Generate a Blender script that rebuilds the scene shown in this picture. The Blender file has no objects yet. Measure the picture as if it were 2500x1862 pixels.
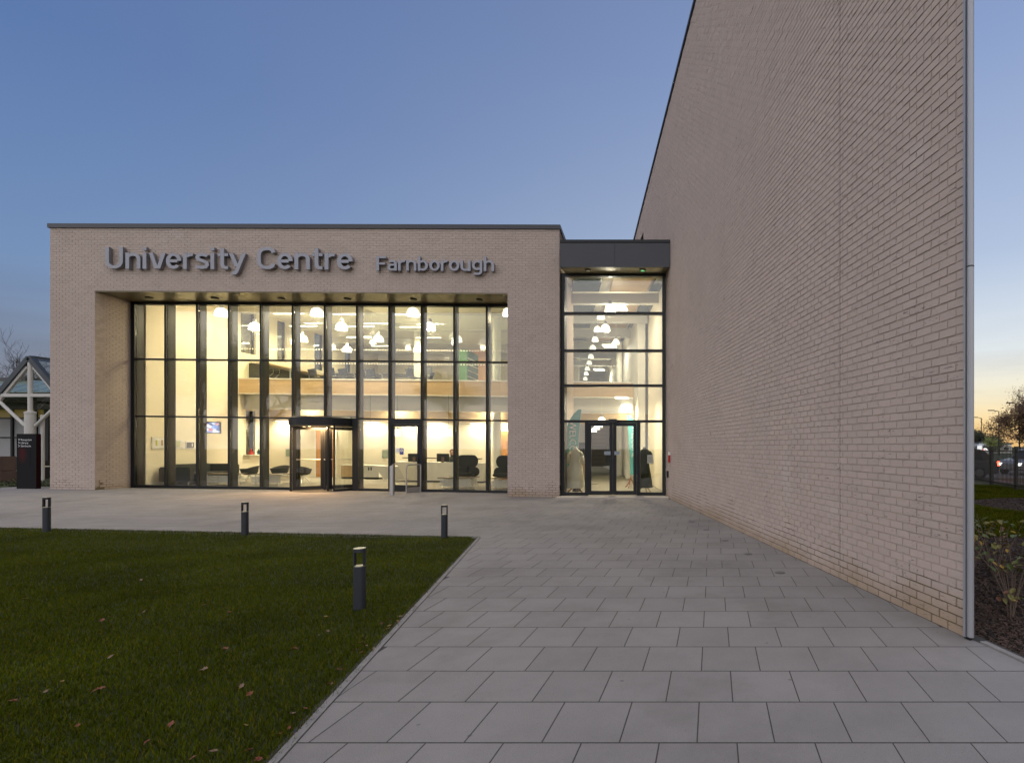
import bpy, bmesh, math, random
import numpy as np
from mathutils import Vector, Matrix
random.seed(7); np.random.seed(7)
sc = bpy.context.scene
COL = sc.collection
# ------------------------------------------------------------------ camera, sky, sun, exposure
F = 1310.0; CX = 1740.0; HY = 1090.0; EYE = 1.55          # focal length and horizon in photo pixels (2500 wide)
cam = bpy.data.objects.new('camera', bpy.data.cameras.new('camera')); COL.objects.link(cam); sc.camera = cam
cam.location = (0, 0, EYE); cam.rotation_euler = (math.pi/2, 0, 0)
cam.data.sensor_width = 36; cam.data.lens = 36*F/2500
cam.data.shift_x = (1250-CX)/2500; cam.data.shift_y = (HY-931)/2500
cam.data.clip_start = 0.05; cam.data.clip_end = 3000
w = bpy.data.worlds.new('World'); sc.world = w; w.use_nodes = True
nt = w.node_tree; bg = nt.nodes['Background']
sky = nt.nodes.new('ShaderNodeTexSky'); sky.sky_type = 'NISHITA'; sky.sun_disc = False
sky.sun_elevation = math.radians(-1.0); sky.sun_rotation = math.radians(58)
sky.dust_density = 1.2; sky.ozone_density = 2.6; sky.air_density = 1.0
tc = nt.nodes.new('ShaderNodeTexCoord'); mp = nt.nodes.new('ShaderNodeMapping'); mp.inputs['Scale'].default_value = (1.2, 1.2, 9)
nz = nt.nodes.new('ShaderNodeTexNoise'); nz.inputs['Scale'].default_value = 2.6; nz.inputs['Detail'].default_value = 5
rp = nt.nodes.new('ShaderNodeValToRGB'); rp.color_ramp.elements[0].position = .48; rp.color_ramp.elements[1].position = .66
rp.color_ramp.elements[0].color = (1, 1, 1, 1); rp.color_ramp.elements[1].color = (.80, .78, .80, 1)
sep = nt.nodes.new('ShaderNodeSeparateXYZ'); mr = nt.nodes.new('ShaderNodeMapRange')
mr.inputs[1].default_value = .02; mr.inputs[2].default_value = .24; mr.inputs[3].default_value = .9; mr.inputs[4].default_value = 0
mx = nt.nodes.new('ShaderNodeMix'); mx.data_type = 'RGBA'; mx.inputs[6].default_value = (1, 1, 1, 1)
mu = nt.nodes.new('ShaderNodeMix'); mu.data_type = 'RGBA'; mu.blend_type = 'MULTIPLY'; mu.inputs[0].default_value = 1
nt.links.new(tc.outputs['Generated'], mp.inputs[0]); nt.links.new(mp.outputs[0], nz.inputs['Vector']); nt.links.new(nz.outputs[0], rp.inputs[0])
nt.links.new(tc.outputs['Generated'], sep.inputs[0]); nt.links.new(sep.outputs[2], mr.inputs[0]); nt.links.new(mr.outputs[0], mx.inputs[0])
# after-sunset tones: pale glow towards the sun's azimuth, dull blue away from it, laid over the physical sky
def lin_(c): return tuple((((v/255+.055)/1.055)**2.4)*.350 for v in c)+(1,)
def ramp_(stops):
    r = nt.nodes.new('ShaderNodeValToRGB'); el = r.color_ramp.elements
    for i, (p, c) in enumerate(stops):
        e = el[i] if i < 2 else el.new(p)
        e.position = p; e.color = lin_(c)
    nt.links.new(sep.outputs[2], r.inputs[0]); return r
ra = ramp_([(0, (252, 205, 135)), (1, (88, 102, 142)), (.035, (250, 218, 158)), (.08, (248, 234, 200)), (.16, (226, 228, 224)), (.31, (180, 192, 210)), (.57, (142, 160, 196))])
rb = ramp_([(0, (118, 118, 128)), (1, (76, 92, 132)), (.05, (114, 122, 140)), (.134, (116, 134, 162)), (.22, (108, 137, 178)), (.45, (84, 113, 164))])
dt = nt.nodes.new('ShaderNodeVectorMath'); dt.operation = 'DOT_PRODUCT'; dt.inputs[1].default_value = (.90, .44, 0)
ms = nt.nodes.new('ShaderNodeMapRange'); ms.interpolation_type = 'SMOOTHSTEP'; ms.inputs[1].default_value = -.6; ms.inputs[2].default_value = .74
nt.links.new(tc.outputs['Generated'], dt.inputs[0]); nt.links.new(dt.outputs['Value'], ms.inputs[0])
m1 = nt.nodes.new('ShaderNodeMix'); m1.data_type = 'RGBA'; nt.links.new(ms.outputs[0], m1.inputs[0]); nt.links.new(rb.outputs[0], m1.inputs[6]); nt.links.new(ra.outputs[0], m1.inputs[7])
m2 = nt.nodes.new('ShaderNodeMix'); m2.data_type = 'RGBA'; m2.inputs[0].default_value = .88; nt.links.new(sky.outputs[0], m2.inputs[6]); nt.links.new(m1.outputs[2], m2.inputs[7])
nt.links.new(rp.outputs[0], mx.inputs[7]); nt.links.new(m2.outputs[2], mu.inputs[6]); nt.links.new(mx.outputs[2], mu.inputs[7])
nt.links.new(mu.outputs[2], bg.inputs[0]); bg.inputs[1].default_value = 0.15
sl = bpy.data.lights.new('sun', 'SUN'); sl.energy = 0.162; sl.angle = math.radians(150); sl.color = (1, .905, .81)
so = bpy.data.objects.new('sun', sl); COL.objects.link(so)
so.rotation_euler = Vector((-.34, -.80, .42)).to_track_quat('Z', 'Y').to_euler()
sc.view_settings.view_transform = 'Standard'; sc.view_settings.look = 'None'; sc.view_settings.gamma = 1
sc.view_settings.use_curve_mapping = False; sc.view_settings.exposure = 4.25
sc.cycles.use_denoising = True; sc.cycles.max_bounces = 6; sc.cycles.diffuse_bounces = 4; sc.cycles.glossy_bounces = 3
sc.cycles.transparent_max_bounces = 24; sc.cycles.transmission_bounces = 4; sc.cycles.sample_clamp_indirect = 3
sc.cycles.caustics_reflective = False; sc.cycles.caustics_refractive = False
# ------------------------------------------------------------------ helpers
def srgb(r, g, b):
    f = lambda c: (c/255/12.92) if c <= 10 else ((c/255+.055)/1.055)**2.4
    return (f(r), f(g), f(b))
def node(nt, t, **k):
    n = nt.nodes.new(t)
    for a, b in k.items(): setattr(n, a, b)
    return n
MATS = {}
def mat(name, col, rough=.6, metal=0, noise=None, bump=None, spec=.5, emit=None, estr=0, coat=0, attr=False, stretch=(1, 1, 1), grain=None, world=False):
    """principled material; noise=(scale, amount) mottles the colour; bump=(scale, strength); attr: per piece tone"""
    m = bpy.data.materials.new(name); m.use_nodes = True; nt = m.node_tree; p = nt.nodes['Principled BSDF']
    p.inputs['Roughness'].default_value = rough; p.inputs['Metallic'].default_value = metal
    p.inputs['Specular IOR Level'].default_value = spec; p.inputs['Coat Weight'].default_value = coat
    p.inputs['Base Color'].default_value = tuple(col)+(1,)
    src = None
    tc = nt.nodes.new('ShaderNodeTexCoord'); mp = nt.nodes.new('ShaderNodeMapping'); mp.inputs['Scale'].default_value = stretch
    geo = nt.nodes.new('ShaderNodeNewGeometry')
    nt.links.new(geo.outputs['Position'] if world else tc.outputs['Object'], mp.inputs[0])
    if noise or attr or grain:
        val = nt.nodes.new('ShaderNodeMath'); val.operation = 'ADD'; val.inputs[0].default_value = 1; val.inputs[1].default_value = 0
        last = val
        def add(sock, amt):
            nonlocal last
            mr = nt.nodes.new('ShaderNodeMapRange'); mr.inputs[1].default_value = .25; mr.inputs[2].default_value = .75
            mr.inputs[3].default_value = -amt; mr.inputs[4].default_value = amt; nt.links.new(sock, mr.inputs[0])
            a = nt.nodes.new('ShaderNodeMath'); a.operation = 'ADD'; nt.links.new(last.outputs[0], a.inputs[0]); nt.links.new(mr.outputs[0], a.inputs[1]); last = a
        if noise:
            n = nt.nodes.new('ShaderNodeTexNoise'); n.inputs['Scale'].default_value = noise[0]; n.inputs['Detail'].default_value = 6; n.inputs['Roughness'].default_value = .65
            nt.links.new(mp.outputs[0], n.inputs['Vector']); add(n.outputs[0], noise[1])
        if grain:
            n = nt.nodes.new('ShaderNodeTexNoise'); n.inputs['Scale'].default_value = grain[0]; n.inputs['Detail'].default_value = 2
            nt.links.new(mp.outputs[0], n.inputs['Vector']); add(n.outputs[0], grain[1])
        if attr:
            a = nt.nodes.new('ShaderNodeAttribute'); a.attribute_name = 'tone'
            oi = nt.nodes.new('ShaderNodeObjectInfo'); s = nt.nodes.new('ShaderNodeMath'); s.operation = 'ADD'
            fr = nt.nodes.new('ShaderNodeMath'); fr.operation = 'FRACT'
            nt.links.new(a.outputs['Fac'], s.inputs[0]); nt.links.new(oi.outputs['Random'], s.inputs[1]); nt.links.new(s.outputs[0], fr.inputs[0])
            mr = nt.nodes.new('ShaderNodeMapRange'); mr.inputs[3].default_value = -attr; mr.inputs[4].default_value = attr
            nt.links.new(fr.outputs[0], mr.inputs[0])
            ad = nt.nodes.new('ShaderNodeMath'); ad.operation = 'ADD'; nt.links.new(last.outputs[0], ad.inputs[0]); nt.links.new(mr.outputs[0], ad.inputs[1]); last = ad
        vm = nt.nodes.new('ShaderNodeVectorMath'); vm.operation = 'SCALE'; vm.inputs[0].default_value = col
        nt.links.new(last.outputs[0], vm.inputs['Scale']); nt.links.new(vm.outputs[0], p.inputs['Base Color'])
    if bump:
        n = nt.nodes.new('ShaderNodeTexNoise'); n.inputs['Scale'].default_value = bump[0]; n.inputs['Detail'].default_value = 4
        b = nt.nodes.new('ShaderNodeBump'); b.inputs['Strength'].default_value = bump[1]; b.inputs['Distance'].default_value = .01
        nt.links.new(mp.outputs[0], n.inputs['Vector']); nt.links.new(n.outputs[0], b.inputs['Height']); nt.links.new(b.outputs[0], p.inputs['Normal'])
    if emit:
        p.inputs['Emission Color'].default_value = tuple(emit)+(1,); p.inputs['Emission Strength'].default_value = estr
    MATS[name] = m
    return m
def glassmat(name, tint=(1, 1, 1), refl=1.0, base=0.0):
    m = bpy.data.materials.new(name); m.use_nodes = True; nt = m.node_tree; nt.nodes.remove(nt.nodes['Principled BSDF'])
    o = nt.nodes['Material Output']; t = nt.nodes.new('ShaderNodeBsdfTransparent'); t.inputs[0].default_value = tuple(tint)+(1,)
    g = nt.nodes.new('ShaderNodeBsdfGlossy'); g.inputs['Roughness'].default_value = 0.0
    lw = nt.nodes.new('ShaderNodeLayerWeight'); lw.inputs[0].default_value = .5; fr = nt.nodes.new('ShaderNodeMath'); fr.operation = 'POWER'; fr.inputs[1].default_value = 5
    f2 = nt.nodes.new('ShaderNodeMath'); f2.operation = 'MULTIPLY_ADD'; f2.inputs[1].default_value = .957; f2.inputs[2].default_value = .043; nt.links.new(lw.outputs['Facing'], fr.inputs[0]); nt.links.new(fr.outputs[0], f2.inputs[0]); fr = f2
    mm = nt.nodes.new('ShaderNodeMath'); mm.operation = 'MULTIPLY_ADD'; mm.inputs[1].default_value = refl; mm.inputs[2].default_value = base; mm.use_clamp = True
    mx = nt.nodes.new('ShaderNodeMixShader')
    nt.links.new(fr.outputs[0], mm.inputs[0]); nt.links.new(mm.outputs[0], mx.inputs[0]); nt.links.new(t.outputs[0], mx.inputs[1]); nt.links.new(g.outputs[0], mx.inputs[2])
    nt.links.new(mx.outputs[0], o.inputs[0]); MATS[name] = m
    return m
class MB:
    """collects shapes in one mesh; each face may carry its own material slot and tone"""
    def __init__(s): s.v = []; s.f = []; s.m = []; s.t = []; s.cur = 0; s.tone = 0.0
    def add(s, vs, fs):
        n = len(s.v); s.v += [tuple(p) for p in vs]
        for f in fs: s.f.append(tuple(i+n for i in f)); s.m.append(s.cur); s.t.append(s.tone)
    def hexa(s, c):      # eight corners: bottom ring 0-3, top ring 4-7
        s.add(c, [(0, 3, 2, 1), (4, 5, 6, 7), (0, 1, 5, 4), (1, 2, 6, 5), (2, 3, 7, 6), (3, 0, 4, 7)])
    def box(s, x0, x1, y0, y1, z0, z1, fn=None):
        c = [(x0, y0, z0), (x1, y0, z0), (x1, y1, z0), (x0, y1, z0), (x0, y0, z1), (x1, y0, z1), (x1, y1, z1), (x0, y1, z1)]
        s.hexa([fn(*p) for p in c] if fn else c)
    def bar(s, a, b, r, r2=None, n=8):
        a = Vector(a); b = Vector(b); d = b-a; L = d.length
        if L < 1e-6: return
        d /= L; u = d.orthogonal().normalized(); v = d.cross(u); r2 = r if r2 is None else r2
        vs = [a+(u*math.cos(2*math.pi*i/n)+v*math.sin(2*math.pi*i/n))*r for i in range(n)]
        vs += [b+(u*math.cos(2*math.pi*i/n)+v*math.sin(2*math.pi*i/n))*r2 for i in range(n)]
        fs = [(i, (i+1) % n, n+(i+1) % n, n+i) for i in range(n)]+[tuple(range(n))[::-1], tuple(range(n, 2*n))]
        s.add(vs, fs)
    def path(s, pts, r, n=8):
        for a, b in zip(pts[:-1], pts[1:]): s.bar(a, b, r, n=n)
    def beam(s, a, b, w, h):     # rectangular bar between two points
        a = Vector(a); b = Vector(b); d = (b-a).normalized(); u = d.cross(Vector((0, 0, 1)))
        u = u.normalized() if u.length > 1e-3 else Vector((1, 0, 0)); v = u.cross(d)
        q = [(-1, -1), (1, -1), (1, 1), (-1, 1)]
        s.hexa([a+u*x*w/2+v*y*h/2 for x, y in q]+[b+u*x*w/2+v*y*h/2 for x, y in q])
    def lathe(s, prof, n=16, o=(0, 0, 0), cap=True):
        vs = []; k = len(prof)
        for r, z in prof:
            for i in range(n): a = 2*math.pi*i/n; vs.append((o[0]+r*math.cos(a), o[1]+r*math.sin(a), o[2]+z))
        fs = [(j*n+i, j*n+(i+1) % n, (j+1)*n+(i+1) % n, (j+1)*n+i) for j in range(k-1) for i in range(n)]
        if cap: fs += [tuple(range(n))[::-1], tuple(range((k-1)*n, k*n))]
        s.add(vs, fs)
    def ball(s, c, r, n=8, m=6, sc3=(1, 1, 1)):
        prof = [(r*math.sin(math.pi*j/m), -r*math.cos(math.pi*j/m)) for j in range(m+1)]
        vs = []
        for rr, z in prof:
            for i in range(n): a = 2*math.pi*i/n; vs.append((c[0]+rr*math.cos(a)*sc3[0], c[1]+rr*math.sin(a)*sc3[1], c[2]+z*sc3[2]))
        s.add(vs, [(j*n+i, j*n+(i+1) % n, (j+1)*n+(i+1) % n, (j+1)*n+i) for j in range(m) for i in range(n)])
    def quad(s, a, b, c, d): s.add([a, b, c, d], [(0, 1, 2, 3)])
    def prism(s, poly, d, fn=lambda x, y, z: (x, y, z)):  # 2-D outline (x,z) extruded in y from 0 to d
        n = len(poly); vs = [fn(x, 0, z) for x, z in poly]+[fn(x, d, z) for x, z in poly]
        s.add(vs, [tuple(range(n)), tuple(range(n, 2*n))[::-1]]+[(i, i+n, (i+1) % n+n, (i+1) % n) for i in range(n)])
    def mesh(s, name, mats, smooth=False, bevel=0):
        me = bpy.data.meshes.new(name); me.from_pydata(s.v, [], s.f)
        for m in (mats if isinstance(mats, (list, tuple)) else [mats]): me.materials.append(m)
        me.polygons.foreach_set('material_index', s.m)
        if any(s.t):
            a = me.attributes.new('tone', 'FLOAT', 'FACE'); a.data.foreach_set('value', s.t)
        bm = bmesh.new(); bm.from_mesh(me)
        if bevel:
            bmesh.ops.remove_doubles(bm, verts=bm.verts, dist=1e-5)
            bmesh.ops.bevel(bm, geom=[e for e in bm.edges if len(e.link_faces) == 2 and e.calc_face_angle(0) > .6], offset=bevel, segments=2, affect='EDGES', clamp_overlap=True)
        bmesh.ops.recalc_face_normals(bm, faces=bm.faces); bm.to_mesh(me); bm.free()
        if smooth: me.shade_smooth() if smooth is True else me.polygons.foreach_set('use_smooth', [True]*len(me.polygons))
        return me
    def build(s, name, mats, parent=None, smooth=False, bevel=0, **k):
        return obj(name, s.mesh(name, mats, smooth, bevel), parent, **k)
def obj(name, me, parent=None, label=None, cat=None, group=None, kind=None, loc=None, rot=None):
    o = bpy.data.objects.new(name, me); COL.objects.link(o)
    if parent: o.parent = parent
    if loc is not None: o.location = loc
    if rot is not None: o.rotation_euler = (0, 0, rot) if isinstance(rot, (int, float)) else rot
    if label: o['label'] = label
    if cat: o['category'] = cat
    if group: o['group'] = group
    if kind: o['kind'] = kind
    return o
def thing(name, label, cat, loc=(0, 0, 0), rot=0, group=None): return obj(name, None, None, label, cat, group, None, loc, rot)
def dup(o, loc, rot=None, label=None, parent=None):
    c = o.copy(); COL.objects.link(c)
    if parent: c.parent = parent
    else:
        c.location = loc
        if rot is not None: c.rotation_euler = (0, 0, rot)
        if label: c['label'] = label
    for ch in list(o.children): dup(ch, None, None, None, c)
    return c
def one(name, me, mats, label, cat, **k): return me.build(name, mats, label=label, cat=cat, **k)
# where things stand
def gz(x, y):            # the ground rises gently towards the left end of the entrance front
    t = min(1, max(0, (y-10.6)/5.2)); t = t*t*(3-2*t)
    return .01344*min(17, max(0, -4.675-x))*t
def G(x, y):             # photo pixel on level ground
    Y = F*EYE/(y-HY); return Vector(((x-CX)/F*Y, Y, 0))
def at(x, y, Y): return Vector(((x-CX)/F*Y, Y, EYE+(HY-y)/F*Y))
# frame of the entrance front: u along it, v up, w into the building
L0 = Vector((-20.75, 16.80, .216)); R0 = Vector((-4.674, 16.375, 0)); UL = (R0-L0).length
U = (R0-L0)/UL; WD = Vector((-.126, 1, 0)); ROT = math.atan2(U.y, U.x)
def P(u, v, w): return L0+U*u+WD*w+Vector((0, 0, v))
PF = lambda x, y, z: P(x, z, y)       # box(u0,u1,w0,w1,v0,v1,PF)
def FP(x, y, w):         # photo pixel on the plane at depth w -> (u, v)
    o = L0+WD*w; k = (x-CX)/F     # (o.x+U.x*u) = k*(o.y+U.y*u)
    u = (k*o.y-o.x)/(U.x-k*U.y); p = o+U*u
    return u, EYE+(HY-y)/F*p.y-p.z
# ------------------------------------------------------------------ materials
def brickmat(name, col):
    m = mat(name, col, .85, noise=(.9, .05), attr=.035, bump=(60, .35), grain=(90, .05), world=True)
    nt = m.node_tree; p = nt.nodes['Principled BSDF']; src = p.inputs['Base Color'].links[0].from_socket
    tc = nt.nodes.new('ShaderNodeNewGeometry')
    # folds and creases of a water-struck face
    mp = nt.nodes.new('ShaderNodeMapping'); mp.inputs['Scale'].default_value = (9, 9, 55)
    n = nt.nodes.new('ShaderNodeTexNoise'); n.inputs['Scale'].default_value = 1.0; n.inputs['Detail'].default_value = 3; n.inputs['Distortion'].default_value = 1.6
    r = nt.nodes.new('ShaderNodeMapRange'); r.inputs[1].default_value = .63; r.inputs[2].default_value = .67
    n2 = nt.nodes.new('ShaderNodeTexNoise'); n2.inputs['Scale'].default_value = 3.0
    r2 = nt.nodes.new('ShaderNodeMapRange'); r2.inputs[1].default_value = .5; r2.inputs[2].default_value = .56
    pr = nt.nodes.new('ShaderNodeMath'); pr.operation = 'MULTIPLY'
    mx = nt.nodes.new('ShaderNodeMix'); mx.data_type = 'RGBA'; mx.inputs[7].default_value = tuple(c*.42 for c in col)+(1,)
    nt.links.new(tc.outputs['Position'], mp.inputs[0]); nt.links.new(mp.outputs[0], n.inputs['Vector']); nt.links.new(n.outputs[0], r.inputs[0])
    nt.links.new(tc.outputs['Position'], n2.inputs['Vector']); nt.links.new(n2.outputs[0], r2.inputs[0])
    nt.links.new(r.outputs[0], pr.inputs[0]); nt.links.new(r2.outputs[0], pr.inputs[1])
    nt.links.new(pr.outputs[0], mx.inputs[0]); nt.links.new(src, mx.inputs[6])
    # damp brown-green staining in the lowest courses, a pale bloom here and there
    sp = nt.nodes.new('ShaderNodeSeparateXYZ'); nt.links.new(tc.outputs['Position'], sp.inputs[0])
    n3 = nt.nodes.new('ShaderNodeTexNoise'); n3.inputs['Scale'].default_value = 1.1; n3.inputs['Detail'].default_value = 4; nt.links.new(tc.outputs['Position'], n3.inputs['Vector'])
    m3 = nt.nodes.new('ShaderNodeMath'); m3.operation = 'MULTIPLY_ADD'; m3.inputs[1].default_value = .7; nt.links.new(n3.outputs[0], m3.inputs[0]); m3.inputs[2].default_value = -.12
    s3 = nt.nodes.new('ShaderNodeMath'); s3.operation = 'SUBTRACT'; nt.links.new(m3.outputs[0], s3.inputs[0]); nt.links.new(sp.outputs[2], s3.inputs[1])
    r3 = nt.nodes.new('ShaderNodeMapRange'); r3.inputs[1].default_value = -.05; r3.inputs[2].default_value = .22; r3.inputs[4].default_value = .8; nt.links.new(s3.outputs[0], r3.inputs[0])
    mx3 = nt.nodes.new('ShaderNodeMix'); mx3.data_type = 'RGBA'; mx3.blend_type = 'MULTIPLY'; mx3.inputs[7].default_value = (.74, .66, .48, 1)
    nt.links.new(r3.outputs[0], mx3.inputs[0]); nt.links.new(mx.outputs[2], mx3.inputs[6])
    r4 = nt.nodes.new('ShaderNodeMapRange'); r4.inputs[1].default_value = .63; r4.inputs[2].default_value = .8; r4.inputs[4].default_value = .35; nt.links.new(n3.outputs[0], r4.inputs[0])
    mx4 = nt.nodes.new('ShaderNodeMix'); mx4.data_type = 'RGBA'; mx4.inputs[7].default_value = (.55, .5, .47, 1)
    nt.links.new(r4.outputs[0], mx4.inputs[0]); nt.links.new(mx3.outputs[2], mx4.inputs[6]); nt.links.new(mx4.outputs[2], p.inputs['Base Color'])
    return m
M_brick = brickmat('cream_brick', (.45, .372, .325))
M_mortar = mat('mortar', (.395, .328, .28), .95, noise=(2, .08), world=True)
def _ms():      # mortar is wet and dark in the lowest courses, with an uneven upper limit
    nt = M_mortar.node_tree; p = nt.nodes['Principled BSDF']; src = p.inputs['Base Color'].links[0].from_socket; g = nt.nodes.new('ShaderNodeNewGeometry'); sp = nt.nodes.new('ShaderNodeSeparateXYZ'); nt.links.new(g.outputs['Position'], sp.inputs[0])
    n = nt.nodes.new('ShaderNodeTexNoise'); n.inputs['Scale'].default_value = 1.6; n.inputs['Detail'].default_value = 5; nt.links.new(g.outputs['Position'], n.inputs['Vector'])
    a = nt.nodes.new('ShaderNodeMath'); a.operation = 'MULTIPLY_ADD'; a.inputs[1].default_value = 1.3; a.inputs[2].default_value = -.30; nt.links.new(n.outputs[0], a.inputs[0])
    s = nt.nodes.new('ShaderNodeMath'); s.operation = 'SUBTRACT'; nt.links.new(a.outputs[0], s.inputs[0]); nt.links.new(sp.outputs[2], s.inputs[1])
    r = nt.nodes.new('ShaderNodeMapRange'); r.inputs[1].default_value = -.03; r.inputs[2].default_value = .06; nt.links.new(s.outputs[0], r.inputs[0])
    m = nt.nodes.new('ShaderNodeMix'); m.data_type = 'RGBA'; m.inputs[7].default_value = (.15, .115, .07, 1); nt.links.new(r.outputs[0], m.inputs[0]); nt.links.new(src, m.inputs[6]); nt.links.new(m.outputs[2], p.inputs['Base Color'])
_ms()
M_slab = mat('concrete_slab', (.222, .210, .20), .82, noise=(.8, .17), attr=.045, grain=(200, .2), bump=(140, .25), world=True)
def _slab_marks():      # chewing-gum dots, damp blotches and pale scuffs on the slabs
    nt = M_slab.node_tree; p = nt.nodes['Principled BSDF']; src = p.inputs['Base Color'].links[0].from_socket; g = nt.nodes.new('ShaderNodeNewGeometry')
    def mixin(fac, col, src):
        m = nt.nodes.new('ShaderNodeMix'); m.data_type = 'RGBA'; m.blend_type = 'MULTIPLY'; m.inputs[7].default_value = col; nt.links.new(fac, m.inputs[0]); nt.links.new(src, m.inputs[6]); return m.outputs[2]
    def rng_(sock, a, b, lo, hi):
        r = nt.nodes.new('ShaderNodeMapRange'); r.inputs[1].default_value = a; r.inputs[2].default_value = b; r.inputs[3].default_value = lo; r.inputs[4].default_value = hi; nt.links.new(sock, r.inputs[0]); return r.outputs[0]
    v = nt.nodes.new('ShaderNodeTexVoronoi'); v.inputs['Scale'].default_value = 2.6; nt.links.new(g.outputs['Position'], v.inputs['Vector']); src = mixin(rng_(v.outputs['Distance'], .025, .045, .8, 0), (.55, .54, .53, 1), src)
    v = nt.nodes.new('ShaderNodeTexVoronoi'); v.inputs['Scale'].default_value = 19; nt.links.new(g.outputs['Position'], v.inputs['Vector']); src = mixin(rng_(v.outputs['Distance'], .05, .11, .7, 0), (.7, .69, .67, 1), src)
    n = nt.nodes.new('ShaderNodeTexNoise'); n.inputs['Scale'].default_value = .55; n.inputs['Detail'].default_value = 7; n.inputs['Roughness'].default_value = .7; nt.links.new(g.outputs['Position'], n.inputs['Vector']); src = mixin(rng_(n.outputs[0], .50, .64, 0, .8), (.82, .81, .79, 1), src); src = mixin(rng_(n.outputs[0], .42, .34, 0, .7), (1.13, 1.11, 1.08, 1), src)
    nt.links.new(src, p.inputs['Base Color'])
_slab_marks()
M_joint = mat('dark_joint_sand', (.05, .047, .042), .95, noise=(20, .3))
M_kerb = mat('concrete_kerb', (.22, .21, .20), .85, noise=(6, .2), attr=.05)
M_thr = mat('pale_threshold', (.42, .38, .33), .8, noise=(3, .1))
M_frame = mat('anthracite_frame', (.013, .014, .016), .42, spec=.3)
M_cap = mat('anthracite_panel', (.030, .033, .040), .42, noise=(1.5, .08))
M_soffit = mat('bronze_soffit', (.17, .145, .09), .35, metal=.35, noise=(.7, .08))
M_glass = glassmat('window_glass', (.97, .97, .93), 1.5, .02)
M_iglass = glassmat('partition_glass', (.96, .98, .95), .7)
M_wall = mat('cream_plaster', (.80, .735, .58), .8, noise=(.5, .03))
M_white = mat('white_paint', (.80, .78, .70), .6, noise=(.5, .02))
M_beamw = mat('white_steel_beam', (.62, .61, .56), .5)
M_carpet = mat('grey_beige_carpet', (.27, .25, .20), .95, noise=(2, .1), grain=(60, .1))
M_oak = mat('pale_oak_veneer', (.58, .42, .245), .45, noise=(1.0, .12), stretch=(1, 1, 9))
M_oakv = mat('upright_oak_veneer', (.50, .24, .085), .4, noise=(3, .25), stretch=(5, 5, .5))
M_tan = mat('tan_bulkhead', (.52, .40, .24), .7, noise=(.6, .04))
M_chrome = mat('brushed_steel', (.55, .56, .58), .28, metal=1, noise=(2, .05), stretch=(1, 1, 20))
M_dark = mat('charcoal_fabric', (.045, .044, .040), .9, noise=(30, .2))
M_black = mat('black_plastic', (.012, .012, .013), .45)
M_blue = mat('navy_fabric', (.010, .016, .036), .8)
M_lit = mat('lit_diffuser', (.9, .9, .85), .5, emit=(1, .93, .72), estr=.42)
M_dome = mat('lit_ribbed_dome', (.9, .9, .85), .5, emit=(1, .95, .80), estr=.16)
M_domeoff = mat('pale_ribbed_dome', (.85, .85, .8), .5, emit=(1, .95, .8), estr=.07)
M_letter = mat('satin_aluminium', (.235, .24, .265), .38, metal=.55, noise=(3, .05))
M_bollard = mat('slate_blue_metal', (.018, .022, .030), .5, noise=(8, .1))
M_palecap = mat('pale_cap', (.55, .52, .35), .4)  # pale cream colour of the bollard caps and lamp rings
# ------------------------------------------------------------------ ground
def sheet(name, poly, z, m, sub=1, kind='structure', parent=None):
    b = MB(); b.add([(x, y, z+(gz(x, y) if sub else 0)) for x, y in poly], [tuple(range(len(poly)))]); return b.build(name, m, kind=kind, parent=parent)
M_soil = mat('dark_soil', (.030, .024, .018), .95, noise=(3, .3), bump=(8, .6))
M_ground = mat('rough_grass_ground', (.030, .045, .010), .95, noise=(.2, .3), grain=(8, .3))
M_asphalt = mat('asphalt', (.045, .046, .05), .85, noise=(.5, .15), grain=(80, .15))
b = MB()      # one sheet to the horizon with the entrance court's gentle rise
xs = [-900, -200, -60, -30]+[-24+i*1.0 for i in range(29)]+[12, 40, 200, 900]; ys = [-300, -60, -10, 0, 4, 8, 10.6]+[11.6+i*.8 for i in range(8)]+[20, 40, 120, 500, 1500]
vs = [(x, y, gz(x, y)-.05) for y in ys for x in xs]; nx = len(xs)
b.add(vs, [(j*nx+i, j*nx+i+1, (j+1)*nx+i+1, (j+1)*nx+i) for j in range(len(ys)-1) for i in range(nx-1)])
ground = b.build('ground', M_ground, kind='structure')
TW = Vector((-.2864, 1, 0)).normalized(); A0 = Vector((2.057, 4.339, 0))       # long side wall: near end and direction
wx = lambda y: 3.30-.2864*y
lx = lambda y: -4.02-(y-9.25)*.2805       # east edge of the lawn
ly = lambda x: 9.25-(x+4.02)*.1096         # north edge of the lawn
# paving: bed, slabs in half bond
b = MB()
edge = [(lx(-8)-.05, -8), (wx(-8)+.12, -8), (wx(16.7)+.12, 16.7), (-4.2, 17.6), (-22.6, 18.4), (-22.6, 10.9), (-22.6, ly(-22.6)), (-4.02, 9.25)]
def subd(x0, x1, y0, y1, nx_, ny_, z, bb):
    vs = []
    for j in range(ny_+1):
        for i in range(nx_+1):
            x = x0+(x1-x0)*i/nx_; y = y0+(y1-y0)*j/ny_; vs.append((x, y, gz(x, y)+z))
    bb.add(vs, [(j*(nx_+1)+i, j*(nx_+1)+i+1, (j+1)*(nx_+1)+i+1, (j+1)*(nx_+1)+i) for j in range(ny_) for i in range(nx_)])
b.add([(lx(-8)-.05, -8, -.0018), (wx(-8)+.14, -8, -.0018), (wx(9.25)+.14, 9.25, -.0018), (-4.07, 9.25, -.0018)], [(0, 1, 2, 3)])
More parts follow.
